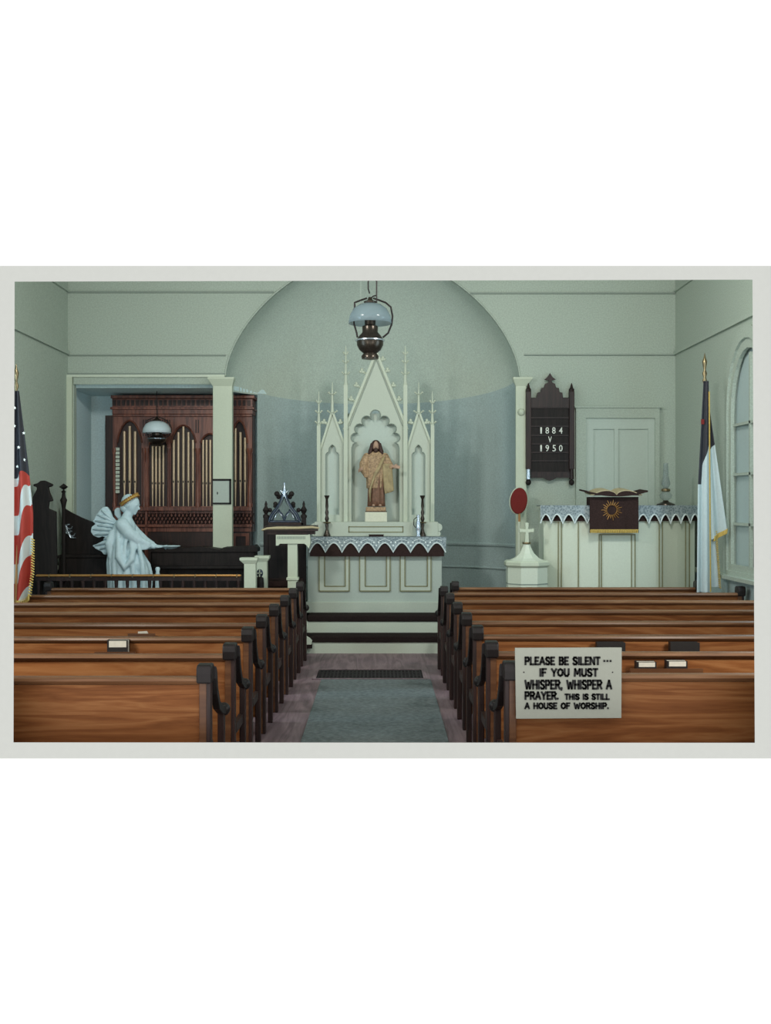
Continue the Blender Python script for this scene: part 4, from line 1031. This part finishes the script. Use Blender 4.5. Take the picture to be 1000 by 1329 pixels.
capsule(mb, [A(165, 670), A(169, 661)], [.062, .058])
# sleeves, arms and hands held forward
for dy in (-.13, .13):
    capsule(mb, [A(162, 681, dy), A(171, 692, dy * 1.15), A(182, 701, dy * 1.0)], [.085, .080, .070], 14)
    capsule(mb, [A(182, 701, dy), A(193, 706, dy * .7), A(201, 709.5, dy * .45)], [.066, .045, .028], 14)
    hand(mb, A(201, 709.5, dy * .45), (1, 0, -.08), (0, 1 if dy > 0 else 1, 0), .95)
# hanging sleeve drape
for dy in (-.12, .12):
    mb.loft([(A(x, 0).x, YN + dy, wz(y, YN), w * kn, .035, .05, 3, 0) for x, y, w in ((190, 713, 4), (187, 709, 11), (186, 704, 12), (184, 699, 6))], 20)
# raised folds down the robe
for q, (x0, x1, dy) in enumerate(((150, 147, -.16), (154, 152, -.19), (159, 158, -.20), (165, 166, -.20), (171, 176, -.20), (178, 188, -.18), (147, 143, -.11))):
    capsule(mb, [A(x0 + 4, 690, dy * .75), A((x0 + x1) / 2 + 1, 708, dy * .95), A(x1 + 1, 730, dy * 1.05), A(x1 + 3, 765, dy * 1.1), A(x1 + 3, 792, dy * 1.1)], [.018, .026, .032, .034, .03], 8)
capsule(mb, [A(158, 700, -.19), A(160, 722, -.23), A(168, 735, -.24), A(176, 725, -.23), A(178, 706, -.17)], [.03, .05, .05, .045, .03], 10)
capsule(mb, [A(148, 690, -.12), A(145, 705, -.14), A(148, 722, -.15)], [.03, .055, .04], 10)
capsule(mb, [A(170, 718, -.10), A(184, 731, -.12), A(189, 742, -.12), A(190, 765, -.12), A(191, 790, -.12)], [.09, .085, .075, .07, .07], 12)
capsule(mb, [A(172, 722, .08), A(186, 736, .08), A(188, 790, .08)], [.09, .08, .075], 12)
mb.build('figure', M['angel'], an, o, smooth=180, remesh=.0095)
mb = MB()
hd = A(171, 655)
mb.ball(hd + Vector((-.035, 0, .03)), .098, .092, .105, 18, 12)
mb.ball(hd + Vector((-.085, 0, -.035)), .060, .07, .065, 12, 8)
mb.build('hair', M['angel'], an, o, smooth=180)
mb = MB()
wc = hd + Vector((-.028, 0, .060)); wr = .112
ax_u = Vector((.84, 0, .54)); ax_v = Vector((0, 1, 0))
wpts = [wc + (ax_u * math.cos(2 * PI * k / 28) + ax_v * math.sin(2 * PI * k / 28) * .92) * wr for k in range(29)]
mb.tube(wpts, .020, 8, cap=False)
wreath = mb.build('wreath', M['fringe'], an, o, smooth=60)
mb = MB()
for k in range(28):
    p = wpts[k]; n_ = (p - wc).normalized(); a_ = ax_u.cross(ax_v)
    for q in (-1, 1): mb.ball(p + n_ * .014 + a_ * q * .016, .013, .013, .013, 7, 5)
mb.build('wreath_flowers', M['gold'], wreath, o, smooth=180)
# wings: feathered shapes with thickness, spread back to the left
def wing(pts_mid, dy0, dy1, name='wing'):
    mb = MB()
    n = len(pts_mid)
    def edge(y_off, grow):
        return [A(x, y, y_off) for x, y in pts_mid]
    a = [mb.bm.verts.new(v) for v in edge(dy0, 0)]; b = [mb.bm.verts.new(v) for v in edge(dy1, 0)]
    mb.bm.faces.new(a); mb.bm.faces.new(b[::-1])
    for i in range(n): mb.bm.faces.new((a[i], a[(i + 1) % n], b[(i + 1) % n], b[i]))
    return mb
w1 = [(157, 684), (151, 676), (146, 671), (143, 663), (139, 657.5), (134, 658), (129, 663), (124, 670), (120.5, 677), (124, 680), (119, 684), (118, 690), (121, 695), (128, 698), (133, 696), (139, 699), (131, 704), (120, 708), (124, 712), (132, 716), (135, 720), (144, 720), (148, 712), (152, 700)]
wg = wing(w1, -.02, .04).build('wing', M['angel'], an, o, bevel=.012)
mb = MB()
for (x0, y0, x1, y1) in ((152, 680, 124, 676), (151, 684, 127, 682), (150, 688, 121, 687), (149, 692, 124, 694), (148, 697, 135, 700), (148, 702, 124, 708), (147, 707, 130, 713), (147, 712, 138, 719), (148, 676, 132, 662), (150, 678, 127, 668)):
    mb.tube([A(x0, y0, -.025), A((x0 + x1) / 2, (y0 + y1) / 2 - 1.2, -.03), A(x1, y1, -.022)], [.012, .026, .010], 8)
mb.build('feathers', M['angel'], wg, o, smooth=180)
w2 = [(157, 684), (150, 674), (145, 668), (145, 662), (148, 659), (152, 659), (153, 664), (154, 671), (158, 677)]
wing(w2, .12, .16).build('wing', M['angel'], an, o, bevel=.012)
mb = MB().lathe(A(221, 0).x, YN, [(.02, wz(712.5, YN)), (.07, wz(711.5, YN)), (.125, wz(708.8, YN)), (.12, wz(708.2, YN)), (.05, wz(710.3, YN)), (.002, wz(710.6, YN))], 24)
ds = mb.build('shell_dish', M['angel'], an, o, smooth=50)
MB().tube([A(204, 709.3), A(212, 709.4), A(216, 710.5)], [.022, .014, .03], 8).build('dish_handle', M['angel'], ds, o, smooth=60)

# ---------------------------------------------------------------- gothic chair and white lectern
Y = 13.9; o = Vector((wx(369, Y), Y, PF))
t = thing('gothic_chair', 'dark gothic chair with pierced pointed crest behind white lectern', 'chair', o)
for px in (345, 394):
    x = wx(px, Y)
    MB().box(x - .03, x + .03, Y - .03, Y + .03, PF, wz(672, Y)).build('back_post', M['ebony'], t, o)
    MB().lathe(x, Y, [(.04, wz(672, Y)), (.04, wz(669, Y)), (.02, wz(667, Y)), (.045, wz(662, Y)), (.015, wz(657, Y)), (.018, wz(654, Y)), (.004, wz(650, Y))], 10).build('finial', M['ebony'], t, o, smooth=50)
MB().box(wx(346, Y), wx(395, Y), Y - .012, Y + .02, PF + .3, wz(684, Y)).build('backrest', M['ebony'], t, o)
MB().box(wx(347, Y), wx(394, Y), Y - .03, Y + .03, wz(684, Y), wz(678, Y)).build('crest_rail', M['dark_wood'], t, o, bevel=.006)
def cur(pts, n=8):
    out = []
    for i in range(len(pts) - 1):
        p0 = Vector(pts[max(i - 1, 0)]); p1 = Vector(pts[i]); p2 = Vector(pts[i + 1]); p3 = Vector(pts[min(i + 2, len(pts) - 1)])
        for k in range(n):
            f = k / n
            out.append(.5 * ((2 * p1) + (-p0 + p2) * f + (2 * p0 - 5 * p1 + 4 * p2 - p3) * f * f + (-p0 + 3 * p1 - 3 * p2 + p3) * f ** 3))
    out.append(Vector(pts[-1])); return out
mb = MB()
for s in (-1, 1):
    X = lambda d_: 368.7 + s * d_
    mb.tube([W(X(d_), y, Y) for d_, y in cur([(20, 677), (16, 668), (9, 659), (4, 650), (1.2, 640), (0, 634)])], .024, 8)
    mb.tube([W(X(d_), y, Y) for d_, y in cur([(15.5, 675), (13, 668), (8, 663.5), (3, 668), (0, 675)])], .014, 8)
    mb.tube([W(X(d_), y, Y) for d_, y in cur([(7, 661), (6, 664), (2, 668)])], .012, 6)
mb.tube([W(349, 677, Y), W(389, 677, Y)], .018, 8)
cr = mb.build('crest', M['steel'], t, o, smooth=60)
mb = MB()
for s in (-1, 1):
    X = lambda d_: 368.7 + s * d_
    for d_, y, r in ((9.5, 641, .036), (7.5, 645, .03), (11.5, 654, .03), (18.5, 662, .03), (12.5, 657, .02)): mb.ball(W(X(d_), y, Y + .01), r, .02, r, 10, 7)
    mb.tube([W(X(3), 646, Y), W(X(8), 642, Y)], .02, 6)
mb.build('crocket', M['ebony'], t, o, smooth=60)
mb = MB().tube([W(368.7, 645, Y - .01), W(368.7, 637, Y - .01), W(368.7, 632, Y - .01), W(368.7, 626.5, Y - .01)], [.022, .03, .014, .012], 8)
for s in (-1, 1): mb.tube([W(368.7, 641, Y - .012), W(368.7 + s * 3.5, 638, Y - .012), W(368.7 + s * 5.5, 636, Y - .012)], [.02, .014, .006], 6)
mb.build('crest_finial', M['silver'], t, o, smooth=60)  # silver paints the lit top of the dark crest
mb = MB()
for s in (-1, 1):
    X = lambda d_: 368.7 + s * d_
    mb.tube([W(X(d_), y, Y - .022) for d_, y in cur([(17, 675), (13.5, 668), (7.5, 660), (3, 650), (1, 643)])], .007, 6)
    mb.tube([W(X(d_), y, Y - .014) for d_, y in cur([(12, 672), (8, 665), (3, 670)])], .006, 6)
mb.build('silver_edging', M['silver'], cr, o, smooth=60)  # silver tubes paint highlights along the dark crest
MB().box(wx(347, Y), wx(394, Y), Y - .5, Y - .012, PF + .36, PF + .44).build('seat', M['velvet'], t, o, bevel=.02)
for px in (348, 393): MB().box(wx(px, Y) - .025, wx(px, Y) + .025, Y - .49, Y - .44, PF, PF + .36).build('leg', M['ebony'], t, o)

Y = 13.2; o = Vector((wx(379, Y), Y, PF))
t = thing('lectern', 'white lectern on a square post with brown sloping top, left of altar', 'lectern', o)
MB().box(wx(373, Y), wx(385.5, Y), Y, Y + .12, PF + .05, wz(700, Y)).build('post', M['cream_lit'], t, o, bevel=.004)
MB().box(wx(371.5, Y), wx(387, Y), Y - .015, Y + .135, wz(753, Y), wz(749.5, Y)).box(wx(368, Y), wx(390, Y), Y - .06, Y + .18, PF, PF + .05).build('base', M['cream_lit'], t, o, bevel=.004)
val = [(358, 694), (358, 708), (361, 708), (363, 705.5), (395, 705.5), (398, 708), (400.5, 712), (402.5, 706), (402, 692), (400, 694)]
vl = MB().plate([at(x, y, Y) for x, y in val], [], Y - .02, Y + .16).build('valance', M['cream_lit'], t, o)
mb = MB()
for k in range(18): mb.box(wx(360 + k * 2.05, Y), wx(361.1 + k * 2.05, Y), Y - .024, Y - .019, wz(699.5, Y), wz(696, Y))
mb.build('fretwork', M['shadow_line'], vl, o)
MB().box(wx(347, Y), wx(408, Y), Y - .02, Y + .2, wz(693.5, Y), wz(688.5, Y)).build('under_shelf', M['dark_wood'], t, o)
mb = MB(); za, zb_ = wz(687, Y), wz(684.2, Y)
mb.faces_from([(wx(340,Y),Y-.05,za),(wx(413,Y),Y-.05,za),(wx(411,Y),Y+.28,zb_+.02),(wx(342,Y),Y+.28,zb_+.02),(wx(340,Y),Y-.05,za-.02),(wx(413,Y),Y-.05,za-.02),(wx(411,Y),Y+.28,zb_-.02),(wx(342,Y),Y+.28,zb_-.02)],
              [(0,1,2,3),(4,7,6,5),(0,4,5,1),(1,5,6,2),(2,6,7,3),(3,7,4,0)])
mb.build('desk_top', M['post'], t, o)
MB().tube([W(339.5, 688, Y - .06), W(346, 686, Y - .06), W(360, 685.3, Y - .06), W(385, 685.3, Y - .06), W(405, 684.3, Y - .06), W(414, 685.5, Y - .06)], [.012, .014, .02, .018, .016, .01], 8).build('book_stop', M['bible_page'], t, o, smooth=60)

# ================================================================== RIGHT SIDE
# baptismal font
Y = 13.02; x = wx(683, Y); o = Vector((x, Y, PF))
t = thing('baptismal_font', 'white octagonal font with conical lid and cross, right of altar', 'font', o)
def octo(prof): 
    mb = MB(); n = 8
    rings = [[mb.bm.verts.new((x + r * math.cos(2 * PI * (k + .5) / n), Y + r * math.sin(2 * PI * (k + .5) / n), z)) for k in range(n)] for r, z in prof]
    mb.skin(rings); return mb
R_ = 27.5 * Y / F
octo([(R_ * .8, PF), (R_ * .8, PF + .08), (R_ * .55, PF + .14), (R_ * .55, wz(775, Y)), (R_ * .96, wz(764, Y))]).build('pedestal', M['cream'], t, o)
octo([(R_, wz(764, Y)), (R_, wz(735, Y))]).build('bowl', M['cream'], t, o)
octo([(R_ * 1.015, wz(757.5, Y)), (R_ * 1.015, wz(756, Y))]).build('bowl_line', M['shadow_line'], t, o)
octo([(R_ * 1.02, wz(735.5, Y)), (R_ * 1.10, wz(733, Y)), (R_ * 1.10, wz(729, Y)), (R_ * 1.0, wz(727, Y))]).build('rim', M['cream_lit'], t, o)
lid = octo([(R_ * .85, wz(727, Y)), (R_ * .60, wz(724, Y)), (R_ * .36, wz(718, Y)), (R_ * .22, wz(711, Y)), (R_ * .15, wz(705.5, Y))]).build('lid', M['cream'], t, o)
MB().lathe(x, Y, [(.05, wz(706, Y)), (.052, wz(704.8, Y)), (.05, wz(703.5, Y))], 14).build('ring', M['brass'], lid, o, smooth=50)
cx_ = [(680.6, 704), (681.2, 691.2), (676, 690.5), (674, 691.5), (673.5, 688.2), (674, 685.5), (676, 686.6), (681.5, 686.8), (681, 681), (680.5, 679), (683.2, 678), (686, 679), (685.5, 681), (685, 686.8), (690, 686.6), (692, 685.5), (692.5, 688.2), (692, 691.5), (690, 690.5), (685.3, 691.2), (686, 704)]
MB().plate([at(a, b, Y) for a, b in cx_], [], Y - .022, Y + .022).build('cross', M['cream_lit'], lid, o, bevel=.006)

# red oval paddle on a pole
Y = 14.1; x = wx(673.5, Y); o = Vector((x, Y, PF))
t = thing('red_paddle', 'red plush oval paddle on a thin pole behind the font', 'paddle', o)
ov = [(673 + 11 * math.cos(2 * PI * k / 32), 650 + 17 * math.sin(2 * PI * k / 32)) for k in range(32)]
MB().plate([at(a + (b - 650) * -.06, b, Y) for a, b in ov], [], Y - .02, Y + .02).build('paddle', M['red'], t, o, bevel=.012)
MB().plate([at(673 + 12.2 * (a - 673) / 11 + (b - 650) * -.06, 650 + (b - 650) * 1.07, Y) for a, b in ov], [], Y + .018, Y + .026).build('white_border', M['cream_lit'], t, o)  # pale plate paints the white glow around the paddle
MB().tube([(x, Y, wz(677, Y)), (x, Y, wz(664, Y))], .014, 8).build('handle', M['pole'], t, o)
MB().tube([(x, Y, PF + .02), (x, Y, wz(677, Y))], .018, 8).build('pole', M['cream'], t, o)
MB().lathe(x, Y, [(.12, PF), (.12, PF + .015), (.02, PF + .03)], 16).build('base', M['cream'], t, o)

# hymn board
Y = YW - .09; o = W(714, 620, YW - .03)
t = thing('hymn_board', 'dark carved hymn board reading 1884 V 1950 on right wall', 'board', o)
def Bp(pts): return [at(a, b, Y) for a, b in pts]
MB().box(wx(688, Y), wx(740, Y), Y + .02, YW - .051, wz(620, Y), wz(516, Y)).build('panel', M['ebony'], t, o)
ped = [(688, 529), (688, 517), (692, 516), (696, 516), (697, 509.5), (701, 509), (702, 503.5), (705.5, 503), (707, 498), (711, 496.5), (712, 494), (706, 492.5), (710, 489.5), (713.5, 484), (717, 489.5), (721, 492.5), (715.5, 494), (716.5, 496.5), (720, 498), (721.5, 503), (725, 503.5), (726, 509), (729.5, 509.5), (730.5, 516), (735, 517), (739, 516), (739, 529)]
MB().plate(Bp(ped), [], Y, Y + .03).build('pediment', M['dark_wood'], t, o, bevel=.003)
MB().plate(Bp([(689, 613), (739, 613), (739, 620), (722, 620), (717, 623), (713.5, 624), (710, 623), (705, 620), (689, 620)]), [], Y, Y + .03).build('apron', M['dark_wood'], t, o)
for px in (685.5, 741.5):
    xx = wx(px, Y)
    ps = MB().box(xx - .034, xx + .034, Y - .02, YW - .051, wz(609, Y), wz(508, Y)).build('side_post', M['dark_wood'], t, o, bevel=.006)
    MB().lathe(xx, Y + .01, [(.036, wz(508, Y)), (.036, wz(505, Y)), (.02, wz(503, Y)), (.014, wz(500, Y)), (.003, wz(497, Y))], 8).build('finial', M['dark_wood'], ps, o)
    MB().lathe(xx, Y + .01, [(.032, wz(622, Y)), (.028, wz(608, Y))], 10).build('drop', M['silver' if px < 700 else 'dark_wood'], ps, o, smooth=50)
    MB().ball((xx, Y + .01, wz(626, Y)), .036, .034, .042).build('drop_knob', M['ebony'], ps, o, smooth=180)
mb = MB()
for py in (529, 542, 553, 565, 576, 587, 598, 613): mb.box(wx(689.5, Y), wx(739, Y), Y + .005, Y + .02, wz(py + .8, Y), wz(py - .6, Y))
mb.build('slat', M['dark_wood'], t, o)
mb = MB(); yt = Y + .004
for px in (701.5, 710.5, 719, 728):
    pass
for body, py0, py1, xs in (('1884', 554.5, 563, (699.5, 707.5, 716, 725)), ('1950', 577.5, 586, (699.5, 707.5, 716.5, 725)), ('V', 566.5, 574.5, (711,))):
    for ch, px in zip(body, xs):
        w = 2.2 if ch == '1' else 4.6
        text_mesh(ch, wx(px + (1.2 if ch == '1' else 0), yt), wx(px + w + (1.2 if ch == '1' else 0), yt), wz(py1, yt), wz(py0, yt), yt, mb, .01)
mb.build('lettering', M['white_letter'], t, o)

# pulpit
Yp = 12.98; o = Vector((wx(802, Yp), Yp + .3, PF))
t = thing('pulpit', 'cream faceted pulpit with gilt lined panels on the right', 'pulpit', o)
plan = [(705, 13.22), (724, 13.10), (750, 12.99), (777, 12.94), (825, 12.94), (851, 12.99), (879, 13.10), (901, 13.22)]
pp = [(wx(px, y), y) for px, y in plan]
zt = 1.80
MB().plate(pp + [(pp[-1][0], 13.6), (pp[0][0], 13.6)], [], PF, zt - .04, 'Z').build('body', M['cream'], t, o)
MB().plate([(px + (-.03 if px < 2.9 else .03), y - .03) for px, y in pp] + [(pp[-1][0] + .03, 13.62), (pp[0][0] - .03, 13.62)], [], zt - .04, zt, 'Z').build('top', M['cream'], t, o, bevel=.006)
mb = MB()
for px, yy_ in ((724, 13.10), (728, 13.08), (750, 12.99), (777, 12.94), (780, 12.94), (819, 12.94), (823.5, 12.94), (855, 13.0), (859, 13.02), (889, 13.155), (894, 13.18)):
    mb.box(wx(px - .6, yy_), wx(px + .6, yy_), yy_ - .014, yy_ + .01, PF + .2, wz(677 if px < 760 or px > 850 else 693, yy_))
mb.box(wx(778, 12.93), wx(823, 12.93), 12.925, 12.94, wz(694.5, 12.94), wz(693, 12.94))
mb.build('gilt_lining', M['groove'], t, o)
# lace cloth over the pulpit top
oc = Vector((wx(802, Yp), Yp + .3, zt))
c_ = thing('pulpit_cloth', 'white lace cloth with scalloped edge over dark velvet on the pulpit', 'cloth', oc)
out = [(px + (-.045 if px < 2.9 else .045), y - .045) for px, y in pp]
def along(pts, f):
    L = [math.hypot(b[0] - a[0], b[1] - a[1]) for a, b in zip(pts, pts[1:])]; d_ = f * sum(L)
    for (a, b), l in zip(zip(pts, pts[1:]), L):
        if d_ <= l + 1e-6: return (a[0] + (b[0] - a[0]) * d_ / l, a[1] + (b[1] - a[1]) * d_ / l)
        d_ -= l
    return pts[-1]
N = 14
def lacez(f): return zt - .215 + .11 * (abs(math.sin(PI * f * N)) ** .9)
mb = MB(); mb.grid(lambda u, v: (*along(out, u), zt + .003 + (lacez(u) - zt - .003) * v), N * 8, 3)
mb.build('lace', M['lace'], c_, oc, solid=.004)
MB().tube([(*[q for q in along([(p[0], p[1] - .008) for p in out], k / (N * 8))], lacez(k / (N * 8))) for k in range(N * 8 + 1)], .009, 6).build('lace_edging', M['lace_edge'], c_, oc, smooth=60)
MB().plate(out + [(out[-1][0], 13.62), (out[0][0], 13.62)], [], zt + .001, zt + .004, 'Z').build('cloth_top', M['lace'], c_, oc)
mid_ = [(px + (-.03 if px < 2.9 else .03), y - .03) for px, y in pp]
mb = MB(); mb.grid(lambda u, v: (*along([(a + (.01 if a < 2.9 else -.01), b + .01) for a, b in mid_], u), zt - .005 - .18 * v), 60, 1)
mb.build('velvet_band', M['velvet'], c_, oc, solid=.004)
# bookstand fall with sunburst, open book
Yb = 12.85; ob2 = Vector((wx(796, Yb), Yb + .1, zt + .004))
b_ = thing('pulpit_fall', 'dark brown velvet fall with gold ray emblem on the pulpit front', 'hanging', ob2)
fall = [(764.5, 692), (764, 668), (765, 645), (826, 645), (828, 668), (828, 692), (812, 691), (796, 692), (780, 691)]
MB().grid(lambda u, v: (wx(764.5 + 63 * u, Yb), Yb - .02 + .010 * math.sin(u * 17) * v, wz(645 + 46.5 * v, Yb)), 40, 8).build('cloth', M['velvet'], b_, ob2, solid=.010, smooth=60)
MB().box(wx(766, Yb), wx(826, Yb), Yb - .02, 13.1, zt + .005, wz(645, Yb)).build('desk_block', M['velvet'], b_, ob2)
mb = MB()
for k in range(28): mb.box(wx(765 + k * 2.22, Yb), wx(766.6 + k * 2.22, Yb), Yb - .036, Yb - .010, wz(691.5, Yb), wz(688, Yb))
mb.box(wx(765, Yb), wx(827.5, Yb), Yb - .036, Yb - .030, wz(688, Yb), wz(687, Yb))
mb.build('fringe', M['fringe'], b_, ob2)
mb = MB(); ec = (793.5, 662)
for k in range(22):
    a = 2 * PI * k / 22; r1 = 13.5 if k % 2 else 11
    mb.tube([W(ec[0] + 7 * math.cos(a), ec[1] + 7 * math.sin(a), Yb - .034), W(ec[0] + r1 * math.cos(a), ec[1] + r1 * math.sin(a), Yb - .034)], [.006, .0035], 5)
mb.tube([W(ec[0] + 6.6 * math.cos(2 * PI * k / 20), ec[1] + 6.6 * math.sin(2 * PI * k / 20), Yb - .034) for k in range(21)], .003, 5)
mb.build('ray_emblem', M['gold'], b_, ob2)
ob3 = Vector((wx(797, Yb), Yb + .1, wz(645, Yb)))
bk = thing('open_book', 'large open book with dark covers lying on the pulpit stand', 'book', ob3)
def pg(s):
    base = wz(644.2, Yb) + .004
    def f(u, v):
        return (wx(797.5, Yb) + s * (.004 + .30 * u), Yb - .09 + .38 * v, base + .062 * math.sin(PI * min(u * 1.15, 1)) ** .6 * (1 - .35 * u) + .012 + v * .03)
    return f
for s in (-1, 1):
    mb = MB(); mb.grid(pg(s), 20, 2); mb.build('pages', M['bible_page'], bk, ob3, solid=.012, smooth=60)
    mb = MB(); mb.grid(lambda u, v: (wx(797.5, Yb) + s * .37 * u, Yb - .10 + .40 * v, wz(644.6, Yb) + .010 + (.055 * u * u) + v * .02), 12, 2)
    mb.build('cover', M['velvet'], bk, ob3, solid=.018, smooth=60)
    mb = MB(); mb.grid(lambda u, v: (wx(797.5, Yb) + s * (.002 + .30 * u), Yb - .095, wz(644.2, Yb) + .01 + v * (.058 * math.sin(PI * min(u * 1.15, 1)) ** .6 * (1 - .35 * u) + .004)), 20, 2); mb.build('page_edges', M['velvet'], bk, ob3, solid=.004)
# oil lamp on the pulpit
Y = 13.30; x = wx(863.5, Y); z0 = zt + .0045; o = Vector((x, Y, z0))
t = thing('table_lamp', 'small glass oil lamp with dark foot on the right of pulpit', 'lamp', o)
MB().lathe(x, Y, [(.115, z0), (.11, z0 + .015), (.04, z0 + .04), (.03, z0 + .06)], 20).build('foot', M['dark_brass'], t, o, smooth=50)
MB().lathe(x, Y, [(.03, z0 + .06), (.07, z0 + .09), (.075, z0 + .13), (.04, z0 + .17)], 18).build('font', M['clear'], t, o, smooth=60)
MB().lathe(x, Y, [(.035, z0 + .165), (.055, z0 + .175), (.055, z0 + .20), (.03, z0 + .21)], 16).build('burner', M['brass'], t, o, smooth=50)
MB().lathe(x, Y, [(.03, z0 + .21), (.055, z0 + .26), (.035, z0 + .36), (.028, z0 + .52)], 18, cap=False).build('chimney', M['clear'], t, o, smooth=60, solid=.002)

# ================================================================== FLAGS
def spear(mb, x, Y, z0, z1):
    h = z1 - z0
    mb.lathe(x, Y, [(.016, z0), (.026, z0 + h * .10), (.014, z0 + h * .2), (.028, z0 + h * .33), (.012, z0 + h * .45), (.022, z0 + h * .6), (.028, z0 + h * .72), (.012, z0 + h * .85), (.002, z1)], 12)
# striped flag on the left
Y = 11.02; x = wx(21, Y); o = Vector((x, Y, 0))
t = thing('striped_flag', 'furled flag with dark starred field and red white stripes at left', 'flag', o)
MB().tube([(x, Y, .04), (x, Y, wz(515, Y))], .016, 10).build('pole', M['pole'], t, o)
mb = MB(); spear(mb, x, Y, wz(515, Y), wz(472, Y)); mb.build('finial', M['brass'], t, o, smooth=60)
MB().lathe(x, Y, [(.11, 0), (.11, .02), (.03, .05), (.02, .08)], 20).build('base', M['brass'], t, o, smooth=50)
def flag_x(u, v):      # v 0 top .. 1 bottom, u across
    left = 21 - 3 * min(v * 4, 1) - 6 * v; right = 26.5 + 12 * min(v / .40, 1) + (5.0 * min(max((v - .40) / .2, 0), 1)) - 4 * max((v - .88) / .12, 0)
    return left + (right - left) * u
def flag_pt(u, v):
    py = 508 + 265 * v + 8 * math.sin(PI * u) * v
    return (wx(flag_x(u, v), Y), Y - .05 - (.012 + .05 * v) * math.sin(u * 11 + v * 1.5), wz(py, Y))
vs_ = .40
MB().grid(lambda u, v: flag_pt(u, v * (vs_ + .02 * math.sin(u * 7))), 24, 20).build('star_field', M['flag_blue'], t, o, solid=.008, smooth=60)
mb = MB(); mb.grid(lambda u, v: flag_pt(u, vs_ + .02 * math.sin(u * 7) + (1 - vs_ - .02 * math.sin(u * 7)) * v), 30, 40, lambda u, v: (u * .9 + v * 2.5 + .08 * math.sin(u * 11) + .58, v))
mb.build('stripes', M['stripes'], t, o, solid=.008, smooth=60)
mb = MB()
for k in range(24):
    u = k / 23; p = Vector(flag_pt(u, 1.0)); mb.tube([p + Vector((0, -.006, .02)), p + Vector((0, -.008, -.035))], .008, 5)
for k in range(22):
    p = Vector(flag_pt(1.0, .72 + .27 * k / 21)); mb.tube([p + Vector((-.012, -.008, .0)), p + Vector((.022, -.008, -.02))], .007, 5)
mb.build('fringe', M['fringe'], t, o)
def star(c, r):
    pts_ = []; mb = MB()
    for k in range(10):
        a = PI / 2 + PI * k / 5; q = r if k % 2 == 0 else r * .42
        pts_.append((c.x + q * math.cos(a), c.z + q * math.sin(a)))
    mb.plate(pts_, [], c.y - .004, c.y); mb.build('star', M['white_letter'], t, o)
for px, py in ((21.5, 553), (33, 563), (33.5, 597), (24, 604), (28, 580), (22, 530)):
    v = (py - 508) / 268
    l, r_ = flag_x(0, v), flag_x(1, v); u = min(max((px - l) / (r_ - l), 0), 1)
    p = Vector(flag_pt(u, v)); star(Vector((p.x, p.y - .012, p.z)), .018)

# white flag on the right
Y = 12.06; x = wx(914, Y); o = Vector((x, Y, 0))
t = thing('white_flag', 'white flag with dark canton and gold fringe on pole at right', 'flag', o)
MB().tube([(wx(919, Y), Y, .04), (x, Y, wz(498, Y))], .014, 10).build('pole', M['pole'], t, o)
mb = MB(); spear(mb, x, Y, wz(498, Y), wz(458, Y)); mb.build('finial', M['brass'], t, o, smooth=60)
MB().lathe(wx(919, Y), Y, [(.11, 0), (.11, .02), (.03, .05), (.02, .08)], 20).build('base', M['brass'], t, o, smooth=50)
def wf(u, v, l0, l1, r0, r1, y0, y1, ph, dy):
    l = l0 + (l1 - l0) * v; r = r0 + (r1 - r0) * v
    return (wx(l + (r - l) * u, Y), Y + dy - (.008 + .022 * v) * math.sin(u * 9 + ph), wz(y0 + (y1(u) - y0) * v if callable(y1) else y0 + (y1 - y0) * v, Y))
# left drape: canton then white
def Lx(v): return 911 - 6 * min(v * 2, 1) - 3.0 * v
def Rx(v): return 918 + 2.5 * v
def Ldr(u, v):
    l, r = Lx(v), Rx(v); return Vector((wx(l + (r - l) * u, Y), Y - .035 - (.006 + .018 * v) * math.sin(u * 10 + 1), wz(495 + 273 * v, Y)))
def can_end(u): return .49 if u < .35 else (.30 + .10 * (1 - (u - .35) / .65))
MB().grid(lambda u, v: Ldr(u, v * can_end(u)), 20, 24).build('canton', M['flag_blue'], t, o, solid=.008, smooth=60)
MB().grid(lambda u, v: Ldr(u, can_end(u) + (1 - can_end(u)) * v), 20, 30).build('field', M['flag_white'], t, o, solid=.008, smooth=60)
mb = MB().box(wx(907.5, Y), wx(911.5, Y), Y - .054, Y - .048, wz(551, Y), wz(544.5, Y)); mb.build('red_mark', M['red'], t, o)
def Rdr(u, v):
    l = 917.5 + 2.5 * v; r = 919 + 23.5 * min(v * 1.0, 1)
    py = 520 + (168 - 0 * u) * v + 14 * v * (1 - u)
    return Vector((wx(l + (r - l) * u, Y), Y + .01 - (.006 + .02 * v) * math.sin(u * 8), wz(py, Y)))
MB().grid(lambda u, v: Rdr(u, v * (.36 - .02 * u)), 16, 16).build('canton', M['flag_blue'], t, o, solid=.008, smooth=60)
MB().grid(lambda u, v: Rdr(u, (.36 - .02 * u) + (1 - .36 + .02 * u) * v), 16, 24).build('field', M['flag_white'], t, o, solid=.008, smooth=60)
def Mdr(u, v):
    return Vector((wx(919 + 1 * v + (6 + 8 * v) * u, Y), Y + .03 - .01 * math.sin(u * 7), wz(640 + 122 * v, Y)))
MB().grid(Mdr, 10, 10).build('field', M['flag_white'], t, o, solid=.006, smooth=60)
mb = MB()
for k in range(14):
    p = Rdr(.30 + .70 * k / 13, 1.0); mb.tube([p + Vector((0, -.006, .015)), p + Vector((-.01, -.008, -.04))], .008, 5)
for k in range(30):
    p = Mdr(1.0, .40 + .6 * k / 29); mb.tube([p + Vector((-.01, -.012, 0)), p + Vector((.015, -.012, -.012))], .006, 5)
mb.tube([Ldr(1.0, .05 + .95 * k / 25) + Vector((.004, -.006, 0)) for k in range(26)], .008, 6)
mb.build('fringe', M['fringe'], t, o)
